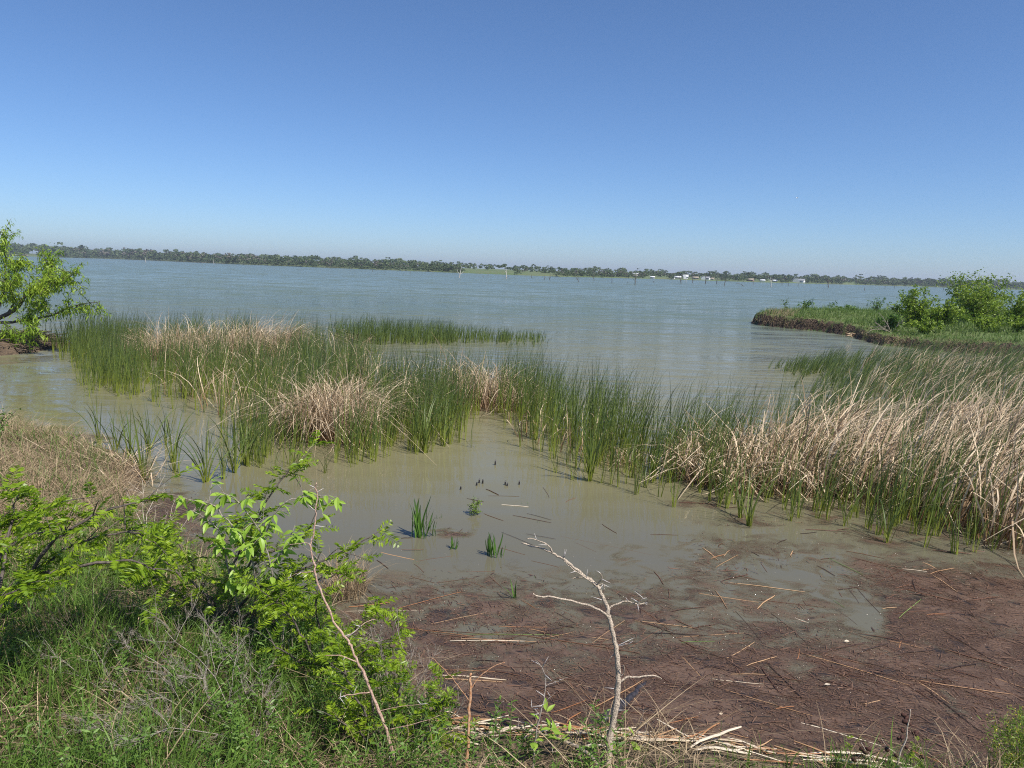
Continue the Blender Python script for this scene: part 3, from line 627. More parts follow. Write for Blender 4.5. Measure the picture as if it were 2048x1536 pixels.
# ------------------------------------------------------------------ left spit and its mesquite
sf = poly([(-700, 735), (-200, 722), (0, 712), (50, 707), (105, 697), (135, 690)]); sb = poly([(140, 684), (60, 680), (-100, 676), (-700, 670)])
spit_pg = np.vstack([sf, sb])
def spit_h(x, y):
    d = sdist(x, y, spit_pg)+.3*(fbm(x*1.5, y*1.5)-.5); return np.where(d > 0, .30*sst(0, .9, d)+.10*fbm(x*2, y*2), np.maximum(-.4, d*.5))
lo = np.maximum(spit_pg.min(0)-.6, [-42, 0]); hi = spit_pg.max(0)+.6
M['spit'] = ground_mat('spit_soil', (0.060, 0.045, 0.033), (0.13, 0.095, 0.066), (0.20, 0.14, 0.09), scale=2)
tag(grid(np.arange(lo[0], hi[0], .2), np.arange(lo[1], hi[1], .2), spit_h, -.3).obj('spit_ground', M['spit'], smooth=False), kind='structure')
g = Geo()
q = samp(spit_pg, 9000); q = q[q[:, 0] > -26][:1500]; z = spit_h(q[:, 0], q[:, 1])
for (x, y), zz in zip(q, z):
    if zz < 0: zz = .02
    a = rng.uniform(0, 6.28); l = rng.uniform(.15, .6); p = np.array([x, y, zz+rng.uniform(0, .12)]); tube(g, [p, p+[math.cos(a)*l, math.sin(a)*l, rng.normal(0, .05)]], rng.uniform(.008, .02), 4, rng.random()**2)
tag(g.obj('twig_litter', M['litter']), 'dark tangle of twigs and washed up litter under the mesquite', 'litter', kind='stuff')
g = Geo(); p = [PD(x, y, 22.6) for x, y in ((-30, 722), (5, 712), (20, 698), (29, 686))]; p[0][2] = .1
tag(tube(g, smooth_path(p, 3), [.06, .03], 6).obj('driftwood_stick', M['drift'], None, tuple(p[0])), 'pale driftwood stick propped at the left edge of the spit', 'driftwood')
Yt = P(-5., 698.)[1]
bx, by = PD(-25, 690, Yt)[:2]; tb = np.array([bx, by, spit_h(np.array([bx]), np.array([by]))[0]-.03])
tree = empty('mesquite_tree', tb, 'feathery light green mesquite tree at the left edge over the water', 'tree')
gt = Geo(); gc = Geo()
def L3(pts, dy=0): return [PD(x, y, Yt+dy*i/len(pts))-tb for i, (x, y) in enumerate(pts)]
limbs = [([(-25, 692), (-22, 660), (-10, 640)], [.10, .08], 0), ([(-10, 640), (15, 628), (36, 613), (53, 588), (66, 578), (88, 574), (109, 565), (135, 556), (150, 541)], [.07, .012], -1),
         ([(66, 578), (78, 565), (94, 551), (98, 530), (97, 512)], [.03, .008], .6), ([(-10, 640), (0, 600), (12, 560), (10, 500), (6, 460)], [.06, .01], .5),
         ([(-10, 645), (40, 642), (100, 632), (150, 612), (200, 603)], [.05, .008], -.8), ([(-22, 670), (10, 668), (50, 664), (80, 655)], [.04, .008], -1.5), ([(10, 560), (25, 535), (45, 515)], [.03, .008], -.4),
         ([(-10, 640), (-40, 580), (-60, 520), (-50, 470)], [.06, .01], .5), ([(-22, 670), (-70, 640), (-120, 600)], [.06, .01], 0), ([(15, 628), (30, 600), (20, 575), (40, 550)], [.03, .006], -1.2), ([(40, 642), (70, 620), (90, 600)], [.02, .006], 1)]
for pts, rr, dy in limbs:
    pp = smooth_path(np.array(L3(pts, dy)), 4, .012); tube(gt, pp, rr, 6)
    if len(pts) < 4 and rr[0] >= .1: continue
    nclus = 3*len(pp)//2+4
    for k in range(nclus):
        s = rng.uniform(.30, 1); q = pp[int(s*(len(pp)-1))]; dd = rng.normal(0, .28, 3)+[0, 0, .06]; e = q+dd
        tube(gt, [q, q+dd*.5+[0, 0, .04], e], [.010, .003], 4)
        nl = 34; s2 = rng.random((nl, 1)); p = q+(e-q)*s2+rng.normal(0, .06, (nl, 3)); c0 = np.clip(rng.normal(.5, .28), .05, .95)
        leaf_quads(gc, p, rng.normal(0, .8, (nl, 3))+[0, 0, -.7], rng.uniform(.10, .19, nl), rng.uniform(.022, .04, nl), np.clip(rng.normal(c0, .15, nl), 0, 1), .25)
gt.obj('trunk', M['bark_dark'], tree); gc.obj('crown', M['mesq'], tree, smooth=False)

# ------------------------------------------------------------------ reed beds
def shoots(g, cen, H, leaves=4, wid=(.008, .014), spread=.10, wind=(.07, 0), bend=.16, hv=.24, K=6):
    n = len(cen)*leaves; c = np.repeat(cen, leaves, 0); hh = np.repeat(np.broadcast_to(H, (len(cen),)), leaves)
    hh = hh*np.clip(rng.normal(.93, hv, n), .4, 1.25)
    a = rng.uniform(0, 6.28, n); rad = np.stack([np.cos(a), np.sin(a)], -1)
    p = np.c_[c+rad*rng.uniform(.0, .035, (n, 1)), np.full(n, -.06)]
    blades(g, p, hh, rng.uniform(*wid, n), rad*spread*rng.uniform(.2, 1.3, (n, 1))+np.array(wind)*.6, rad*bend*rng.uniform(-.3, 1.3, (n, 1))+np.array(wind)*.8+rn(n, .07), K, .06, 2.4)
EXC = [(322, 724, 66, 24), (450, 722, 108, 22), (540, 718, 56, 22), (655, 885, 70, 30), (968, 822, 50, 18), (1600, 960, 120, 25), (1780, 930, 120, 35), (1950, 940, 110, 45)]
def bed(g, pts, n, H, gap=0.0, gs=1.0, **k):
    c = samp(poly(pts), n); px, py = proj(np.c_[c, np.zeros(len(c))]); keep = np.ones(len(c), bool)
    for ex, ey, rx, ry in EXC: keep &= ~((((px-ex)/rx)**2+((py-ey)/ry)**2 < 1) & (rng.random(len(c)) < .72))
    c = c[keep]; c = c+rng.normal(0, .24, c.shape)
    if gap: c = c[fbm(c[:, 0]*gs+3, c[:, 1]*gs+8, 3) > gap]
    h = H(c) if callable(H) else np.full(len(c), H)
    h = h*(.82+.36*fbm(c[:, 0]*.9, c[:, 1]*.9, 2)); shoots(g, c, h, **k)
def pxof(c): return proj(np.c_[c, np.zeros(len(c))])[0]
gA = Geo()
bed(gA, [(150, 705), (270, 692), (420, 688), (560, 690), (640, 705), (662, 740), (700, 765), (735, 800), (720, 860), (560, 895), (480, 855), (420, 818), (300, 805), (215, 785), (175, 745)], 3500, 1.25, .44, 1.5)
bed(gA, [(85, 694), (270, 692), (260, 715), (130, 712)], 260, 1.15, .40)
bed(gA, [(140, 715), (240, 715), (240, 790), (190, 790)], 110, .9)
bed(gA, [(470, 850), (560, 890), (700, 890), (770, 870), (765, 925), (640, 935), (500, 935)], 200, 1.0, .38)
bed(gA, [(735, 800), (900, 795), (925, 830), (900, 880), (860, 903), (820, 903), (755, 880)], 520, 1.25, .36)
bed(gA, [(880, 795), (1080, 790), (1115, 830), (1060, 848), (980, 828), (900, 838)], 360, 1.2, .4)
bed(gA, [(690, 700), (745, 702), (740, 735), (695, 738)], 130, .7)
tag(gA.obj('cattail_bed', M['reed']), 'broad green cattail bed filling the left half of the shallows', 'cattails', kind='stuff')
gS = Geo()
HS = lambda c: np.interp(pxof(c), [650, 760, 900, 1085], [1.0, .95, .78, .45])
bed(gS, [(655, 674), (760, 671), (900, 674), (905, 688), (760, 690), (680, 688)], 560, HS, .3, .6, wid=(.014, .022), K=5)
bed(gS, [(895, 674), (1010, 675), (1020, 684), (900, 688)], 170, HS, .34, 1.0, wid=(.013, .020), K=5)
bed(gS, [(1000, 675), (1085, 674), (1088, 682), (1000, 686)], 55, HS, wid=(.013, .02), K=5)
bed(gS, [(1000, 675), (1092, 675), (1092, 690), (1000, 692)], 60, .35, wid=(.014, .02), K=5)
tag(gS.obj('cattail_strip', M['reed_far']), 'narrow far strip of short green cattails reaching into open water', 'cattails', kind='stuff')
gM = Geo()
bed(gM, [(1000, 835), (1110, 830), (1260, 880), (1250, 950), (1170, 945), (1100, 895), (1040, 885)], 150, 1.35, .38, 1.6, leaves=5)
bed(gM, [(1090, 835), (1240, 865), (1260, 905), (1180, 915), (1110, 880)], 80, 1.35, leaves=4)
tag(gM.obj('thin_cattail_stand', M['reed']), 'thin open stand of green cattails joining the two beds in the middle', 'cattails', kind='stuff')
gB = Geo()
bed(gB, [(1190, 910), (1300, 890), (1450, 885), (1620, 880), (1800, 875), (2300, 870), (2300, 1130), (1940, 1090), (1770, 1040), (1650, 1010), (1480, 990), (1300, 960), (1200, 945)], 2000, 1.22, .42, 1.7, wind=(.14, 0), leaves=4)
bed(gB, [(1220, 945), (1480, 985), (1650, 1005), (1770, 1035), (1920, 1085), (1920, 1100), (1700, 1050), (1480, 1025), (1260, 985)], 110, .85, .3, leaves=6)
tag(gB.obj('cattail_bed', M['reed']), 'broad green cattail bed on the right, mixed with tan dead stalks', 'cattails', kind='stuff')
gR = Geo()
bed(gR, [(1565, 740), (1640, 728), (1800, 712), (2300, 728), (2300, 900), (1700, 900), (1640, 830), (1600, 790)], 2000, lambda c: np.interp(pxof(c), [1560, 1650, 1800, 2100], [.62, .8, .95, 1.0]), .40, .7, wind=(.32, 0), wid=(.014, .022), K=5)
bed(gR, [(1555, 735), (1600, 725), (1680, 722), (1680, 745), (1600, 760)], 130, .6, wind=(.3, 0), wid=(.012, .018), K=5)
tag(gR.obj('cattail_field', M['reed_far']), 'wind bent green cattail field between the right bed and the peninsula', 'cattails', kind='stuff')

def dead_blades(g, c, H, lean, bend, kink=0.35, wid=(.011, .020), K=7, z0=-.04, pw=2.4):
    n = len(c); s = np.linspace(0, 1, K); hh = H*rng.uniform(.6, 1.1, n)
    q = np.zeros((n, K, 3)); q[..., :2] = lean[:, None]*s[None, :, None]+bend[:, None]*(s**pw)[None, :, None]
    q[..., 2] = s[None]-np.linalg.norm(bend, axis=1)[:, None]*(s**(pw+.8))[None]*.62
    # some stalks are snapped: beyond the snap they fall sideways
    sn = rng.random(n) < kink; s0 = rng.uniform(.25, .8, n); a = rng.uniform(0, 6.28, n); dn = rng.uniform(-.9, .15, n); fd = np.stack([np.cos(a), np.sin(a), dn], -1)
    for i in range(K):
        over = np.clip(s[i]-s0, 0, None); base = q[:, i]*np.minimum(1, s0/np.maximum(s[i], 1e-6))[:, None]
        q[:, i] = np.where(sn[:, None], base+fd*over[:, None], q[:, i])
    path = np.c_[c, np.full(n, z0)][:, None]+q*hh[:, None, None]
    path[..., 2] = np.maximum(path[..., 2], np.where(s[None] > .1, .015, path[..., 2]))
    a = rng.uniform(0, math.pi, n); side = np.stack([np.cos(a), np.sin(a), 0*a], -1)
    strips(g, path, rng.uniform(*wid, n)[:, None]*np.maximum(1-s[None]**4, .25), side)
def dead_mound(px, py, rpx, n, H, label, out=.55, wind=(.0, 0), kink=.3):
    c0 = P(float(px), float(py))[:2]; R = rpx/FPX*c0[1]; g = Geo(); a = rng.uniform(0, 6.28, n); rr = np.sqrt(rng.random(n)); rad = np.stack([np.cos(a), np.sin(a)], -1)
    c = c0+rad*(rr*R)[:, None]*[1, .8]*(.6+.9*vn(np.cos(a)*1.7+px, np.sin(a)*1.7+py))[:, None]; hh = H*(1.08-.3*rr)*(.62+.7*vn(c[:, 0]*2.2, c[:, 1]*2.2))
    dead_blades(g, c, hh, rad*rr[:, None]*.12+rn(n, .20)+np.array(wind)*.6+.5*(np.stack([vn(c[:, 0]*1.6, c[:, 1]*1.6), vn(c[:, 0]*1.6+9, c[:, 1]*1.6)], -1)-.5), rad*out*.55*rng.uniform(.0, 1.4, (n, 1))+rn(n, .42)+wind, kink, K=9, pw=3.0, wid=(.008, .015))
    return tag(g.obj('dead_reed_mound', M['dead'], None, (c0[0], c0[1], 0)), label, 'dead reeds', 'mounds of dead cattails')
dead_mound(650, 872, 90, 1350, 1.6, 'largest arching mound of tan dead cattails, centre of the left bed', .55, (.06, 0), .42)
dead_mound(545, 845, 50, 170, 1.05, 'small loose mound of dead cattails left of the largest mound', .6)
dead_mound(965, 812, 80, 850, 1.45, 'dead cattail mound at the right tip of the left bed', .65)
dead_mound(1050, 815, 32, 140, 1.0, 'small low dead cattail mound right of the tip mound', .7)
dead_mound(322, 716, 60, 900, 1.42, 'pale dead cattail mound leaning over, back left of the left bed', .5, (-.15, 0))
dead_mound(450, 712, 100, 1350, 1.5, 'wide dead cattail mound along the back of the left bed', .5, (.1, 0))
dead_mound(540, 708, 52, 700, 1.68, 'tall dead cattail mound with plumes swept right, back of the left bed', .5, (.5, 0))
dead_mound(720, 684, 28, 90, .7, 'low dead cattail mound in the far narrow strip', .6)
dead_mound(1240, 930, 30, 60, .5, 'small broken heap of dead stalks at the left end of the right bed', .8, (0, 0), .8)
dead_mound(250, 700, 30, 120, .6, 'short pale dead stubble at the left rear of the left bed', .4)
g = Geo()
c = samp(poly([(1480, 945), (1600, 905), (1750, 890), (1900, 880), (2300, 875), (2300, 1095), (1960, 1085), (1760, 1020), (1600, 985)]), 5600)
k = fbm(c[:, 0]*.9, c[:, 1]*.9, 3) > .40; c = c[k]; n = len(c)
dead_blades(g, c, np.full(n, 1.52), rn(n, .12)+[.16, 0], np.abs(rn(n, .30))*[1, .4]+[.16, 0]+rn(n, .2), .42, (.012, .026))
tag(g.obj('swept_dead_reeds', M['dead']), 'tan dead cattails swept to the right through the right bed', 'dead reeds', kind='stuff')
g = Geo()
c = samp(poly([(1330, 935), (1480, 915), (1680, 930), (1800, 1000), (1600, 1000), (1480, 990), (1360, 965)]), 1900); n = len(c)
dead_blades(g, c, np.full(n, 1.12)*rng.uniform(.6, 1.1, n), rn(n, .42), rn(n, .45), .62, (.012, .026))
tag(g.obj('broken_dead_reeds', M['dead']), 'snapped and tangled dead stalks at the front left of the right bed', 'dead reeds', kind='stuff')
g = Geo()
c = samp(poly([(1720, 730), (2300, 735), (2300, 880), (1700, 880)]), 2400); n = len(c); k = fbm(c[:, 0]*.35, c[:, 1]*.35, 2) > .45; c = c[k]; n = len(c)
dead_blades(g, c, np.full(n, 1.05), rn(n, .16)+[.28, 0], rn(n, .2)+[.35, 0], .15)
tag(g.obj('scattered_dead_reeds', M['dead']), 'scattered tan stalks in the cattail field before the peninsula', 'dead reeds', kind='stuff')
g = Geo()
c = samp(poly([(1925, 1060), (2300, 1020), (2300, 1140), (2010, 1105), (1960, 1092)]), 420); n = len(c)
dead_blades(g, c, np.full(n, 1.35), rn(n, .14), rn(n, .2), .35, (.012, .022))
tag(g.obj('upright_dead_reeds', M['dead']), 'upright pale dead stalks crowding the right edge of the photo', 'dead reeds', kind='stuff')
g = Geo()
c = samp(poly([(420, 730), (660, 720), (900, 800), (860, 880), (480, 850), (300, 780)]), 620); n = len(c)
dead_blades(g, c, np.full(n, 1.35), rn(n, .15), rn(n, .4), .3)
c = samp(poly([(1000, 840), (1260, 890), (1400, 960), (1180, 930), (1040, 880)]), 70); n = len(c); dead_blades(g, c, np.full(n, .9), rn(n, .2), rn(n, .4), .5)
tag(g.obj('stray_dead_reeds', M['dead']), 'single dead stalks scattered through the left cattail bed', 'dead reeds', kind='stuff')

# front tufts, each a thing with its own leaves
LEAF = []; TUFT = []
for k in range(8):
    g = Geo(); blades(g, np.array([[0, 0, 0.]]), np.array([1.]), np.array([.017]), rn(1, .02), np.array([[rng.uniform(.05, .38), 0]]), 8, .06, 2.4, np.array([rng.uniform(.6, 2.4)]), rnd=np.array([rng.random()]))
    LEAF.append(g.mesh('leaf', M['reed']))
def tuft(px, py, H, nl, label, group, spread=.16):
    b = P(float(px), float(py)); r = empty('cattail_tuft', (b[0], b[1], 0), label, 'cattail', group)
    for k in range(nl):
        o = link('leaf', LEAF[rng.integers(8)], r, (rng.normal(0, .018), rng.normal(0, .018), -.05)); h = H*rng.uniform(.55, 1.08)
        o.scale = (h, h, h); a = rng.uniform(0, 6.28); ti = abs(rng.normal(0, spread))
        o.rotation_euler = (0, ti, a)
    TUFT.append(r); return r
GL = 'cattail tufts in open water at the left'
LBL = 'slender cattail tuft in water between left bank and left bed'
for px, py, H, nl in ((199, 888, .95, 8), (262, 930, 1.0, 12), (288, 960, 1.05, 9), (300, 905, .95, 9), (345, 925, 1.0, 9), (352, 945, .8, 7), (412, 964, .95, 11), (448, 958, .85, 8), (330, 890, .9, 7), (232, 900, .9, 7), (470, 945, 1.1, 10), (492, 930, 1.1, 10), (420, 905, .7, 5)):
    tuft(px, py, H*1.12, int(nl*1.7), LBL, GL, .2)
tuft(122, 873, .55, 5, 'lone small cattail shoot off the left bank', GL)
GF = 'cattail tufts before the left bed'
for px, py, H, nl in ((520, 935, .8, 8), (585, 930, .75, 8), (650, 946, .7, 8), (700, 925, .8, 8), (548, 952, .6, 6)):
    tuft(px, py, H, nl, 'green cattail tuft at the foot of the largest dead mound', GF)
tuft(850, 906, 1.25, 26, 'dense dark cattail tuft at the front tip of the left bed', GF)
tuft(888, 893, 1.0, 14, 'broad leaved cattail tuft beside the dense tip tuft', GF); tuft(915, 872, .6, 8, 'short cattail tuft right of the front tip of the left bed', GF)
tuft(926, 888, .14, 5, 'tiny green sprout in the inlet beside the front tip', GF, .5)
tuft(1180, 962, 1.25, 24, 'tall dense cattail tuft alone at the left of the right bed', 'cattail tufts before the right bed')
for px, py, H, nl in ((1040, 893, .9, 7), (1102, 902, .9, 8), (1130, 930, .8, 7), (1070, 880, .95, 7), (1110, 945, .7, 6), (1145, 960, .7, 5)):
    tuft(px, py, H, nl, 'thin cattail tuft in the water left of the tall dense tuft', 'thin cattail tufts in the middle')
GRt = 'cattail tufts before the right bed'
for px, py, H, nl in ((1262, 955, .9, 10), (1290, 975, .75, 9), (1340, 965, .8, 8), (1400, 985, .7, 8), (1436, 990, .7, 8), (1480, 1035, .95, 14), (1498, 1052, 1.0, 16), (1530, 1005, .8, 9), (1582, 1042, .75, 12), (1632, 1020, .75, 10), (1690, 1052, .8, 9), (1712, 1035, .7, 8),
                      (1740, 1060, .7, 8), (1773, 1085, .85, 11), (1778, 1055, .6, 8), (1830, 1068, .8, 9), (1862, 1052, .7, 9), (1908, 1108, .9, 12), (1935, 1090, .7, 8), (1985, 1100, .65, 9), (1800, 1040, .7, 8), (1660, 1020, .7, 8)):
    tuft(px, py, H, nl, 'bright cattail tuft in brown shallows before the right bed', GRt)

ORD0 = 'first second third fourth fifth sixth seventh eighth ninth tenth eleventh twelfth thirteenth fourteenth fifteenth sixteenth seventeenth eighteenth nineteenth twentieth twenty-first twenty-second'.split()
by = {}
for ob in TUFT: by.setdefault(ob['label'], []).append(ob)
for lb, l in by.items():
    if len(l) > 1:
        l.sort(key=lambda ob: float(proj(np.array(ob.location))[0]))
        for ob, w_ in zip(l, ORD0): ob['label'] = lb+', '+w_+' from left'
# ------------------------------------------------------------------ small plants in the shallow water
DOCK = []
for k in range(5):
    g = Geo(); K = 7; s = np.linspace(0, 1, K); bd = rng.uniform(-.15, .3)
    path = np.stack([bd*s**2, .03*np.sin(s*5+k), s-.12*abs(bd)*s**3], -1)[None]; w = (.085*np.sin(np.pi*np.clip(s*.92+.08, 0, 1))**.8+.012)[None]
    sd = unit(np.stack([np.full(K, .25), np.full(K, 1.), .15*np.sin(s*9+k)], -1))[None]; strips(g, path, w, sd, np.array([rng.random()])); DOCK.append(g.mesh('leaf', M['dock']))
def dock(px, py, hpx, nl, label, spread=.22, wpx=10):
    b = P(float(px), float(py)); s = np.linalg.norm(b-[0, 0, EYE])/FPX; r = empty('dock_plant', (b[0], b[1], 0), label, 'water plant', 'leafy plants in the shallows')
    for k in range(nl):
        h = hpx*s*rng.uniform(.5, 1.08); o = link('leaf', DOCK[k % 5], r, (rng.normal(0, wpx*s*.4), rng.normal(0, wpx*s*.25), -.02)); o.scale = (h, h*rng.uniform(.6, 1), h)
        o.rotation_euler = (0, abs(rng.normal(0, spread)), rng.uniform(0, 6.28))
dock(846, 1074, 80, 20, 'largest leafy green plant in the shallows, with upright wavy leaves', .17, 26)
dock(868, 1072, 34, 5, 'short broad leaved plant touching the largest shallows plant')
dock(985, 1112, 54, 18, 'bushy green plant in the shallows above the dead sapling tip', .24, 20)
dock(909, 1098, 28, 12, 'small leafy plant between the two larger shallows plants', .25)
dock(1029, 1197, 48, 5, 'plant of three upright leaves left of the dead sapling', .3, 5)
dock(1072, 1156, 9, 5, 'tiny dark half drowned plant beside the dead sapling', .9)
dock(1050, 1008, 9, 5, 'tiny sprout right of the yellowish shrublet', .5); dock(1070, 1045, 9, 4, 'tiny two leaved sprout in the middle shallows', .4)
dock(930, 1075, 9, 4, 'tiny sprout beside the small leafy plant', .5); dock(879, 1036, 14, 4, 'small weak sprout right of the largest shallows plant', .4)
bush(P(949., 1029.), .22, .24, 9, 260, 'ylw_leaf', 'yellowish green bushy shrublet standing in the middle shallows', leaf=(.018, .035), name='shrublet', cat='water plant')
for px, py, hp in ((953, 971, 7), (958, 966, 9), (965, 967, 9), (1010, 970, 9), (1014, 972, 7), (1038, 969, 8), (921, 979, 7), (990, 930, 11)):
    b = P(float(px), float(py)); s = b[1]/FPX
    g = tube(Geo(), [(0, 0, -.06), (.003, 0, hp*s*.5), (.006, 0, hp*s)], [.012, .011, .008], 6)
    ob = g.obj('reed_stub', M['log'], None); ob.location = (b[0], b[1], 0)
    tag(ob, 'short dark reed stub poking out of the middle water', 'reed stub', 'dark stubs in the middle water')

# ------------------------------------------------------------------ floating stalks
FL = {}
def flmesh(mat, k):
    if (mat, k) not in FL:
        g = Geo(); r2 = np.random.default_rng(k+77); s = np.linspace(-.5, .5, 6); bd = r2.normal(0, .055); c = np.stack([s, bd*(1-4*s*s)+.01*np.sin(s*9+k), 0*s], -1)
        w = np.interp(np.abs(s), [0, .42, .5], [1, .8, .35])*.5
        V = np.concatenate([np.stack([c[:, 0], c[:, 1]-w, 0*s], -1), np.stack([c[:, 0], c[:, 1]+w, 0*s], -1), np.stack([c[:, 0], c[:, 1]+w*.5, 0*s+1], -1), np.stack([c[:, 0], c[:, 1]-w*.5, 0*s+1], -1)], 0)
        V[:, 1] = np.concatenate([(c[:, 1])*1-w, c[:, 1]+w, c[:, 1]+w*.5, c[:, 1]-w*.5])
        # width is scaled per object, so the bow is stored in units of width
        V[:, 1] = np.concatenate([(c[:, 1]*25-w), c[:, 1]*25+w, c[:, 1]*25+w*.5, c[:, 1]*25-w*.5])
        i = np.arange(5); F = []
        for a, b_ in ((0, 1), (1, 2), (2, 3), (3, 0)): F.append(np.stack([a*6+i, a*6+i+1, b_*6+i+1, b_*6+i], -1))
        F = np.vstack(F+[[[0, 6, 12, 18]], [[5, 23, 17, 11]]])
        g.add(V, F, np.full((len(V), 2), r2.random())); FL[(mat, k)] = g.mesh('floating_stalk', M['reed_'+mat])
    return FL[(mat, k)]
zl = [0.0]; STK = []
MARK = [(845, 1060, 'beside the largest shallows plant'), (985, 1095, 'beside the bushy shallows plant'), (1030, 1190, 'beside the three leaved plant'), (950, 1020, 'by the yellowish shrublet'), (760, 1120, 'right of the dry tussock'), (800, 1215, 'below the dry tussock'),
        (950, 1285, 'in the straw raft'), (940, 1360, 'behind the snapped stem'), (1100, 1120, 'near the sapling tip'), (1130, 1250, 'left of the sapling trunk'), (1120, 1400, 'behind the thorny twig'), (1270, 1290, 'right of the sapling trunk'), (1230, 1420, 'beside the black log'),
        (1180, 1000, 'before the tall dense tuft'), (1010, 970, 'by the dark stubs'), (1400, 1010, 'before the right cattail bed'), (1560, 1080, 'before the right cattail bed'), (1520, 1200, 'on the small brown mat'), (1430, 1120, 'in the open olive water'), (1680, 1180, 'in the open olive water'), (1694, 1287, 'by the outer pale leaf'), (1655, 1374, 'by the inner pale leaf'), (1442, 1432, 'by the small white scrap'),
        (1850, 1200, 'on the right brown mat'), (1960, 1300, 'at the right photo edge'), (1980, 1150, 'at the right photo edge'), (1810, 1400, 'behind the seed pod plant'), (1560, 1470, 'at the shore right of the sapling')]
ORD = 'first second third fourth fifth sixth seventh eighth ninth tenth eleventh twelfth thirteenth fourteenth fifteenth sixteenth seventeenth eighteenth nineteenth twentieth twenty-first twenty-second twenty-third twenty-fourth twenty-fifth twenty-sixth'.split()
def single_out(obs):             # where labels coincide, add the place from the left
    by = {}
    for ob in obs: by.setdefault(ob['label'], []).append(ob)
    for lb, l in by.items():
        if 1 < len(l) <= 26:
            l.sort(key=lambda ob: float(proj(np.array(ob.location))[0]))
            for ob, w_ in zip(l, ORD): ob['label'] = lb+', '+w_+' from left'

def stalk(a, b, wpx, mat, label, group, name='floating_stalk', z=None):
    a = np.asarray(a, float); b = np.asarray(b, float); c = (a+b)/2; L = np.linalg.norm(b-a); w = wpx/FPX*np.hypot(c[0], c[1])
    o = link(name, flmesh(mat, int(rng.integers(5))), None, (c[0], c[1], 0)); zl[0] = (zl[0]+.0013) % .012
    o.location.z = (-.003+zl[0]*.8) if z is None else z+zl[0]; o.scale = (L, w, min(.012, w*.5)); o.rotation_euler.z = math.atan2(b[1]-a[1], b[0]-a[0])
    if label is None:
        px, py = proj(np.array([c[0], c[1], 0.])); mk = min(MARK, key=lambda m_: math.hypot(m_[0]-px, 1.4*(m_[1]-py)))[2]
        label = ('short ' if L < .22 else 'long ' if L > .5 else '')+NM[mat]+' stalk floating '+mk
    STK.append(o); return tag(o, label, 'reed stalk', group)
NM = {'brown': 'brown', 'dark': 'dark wet', 'tan': 'tan', 'orange': 'orange brown', 'pale': 'pale straw', 'green': 'green'}
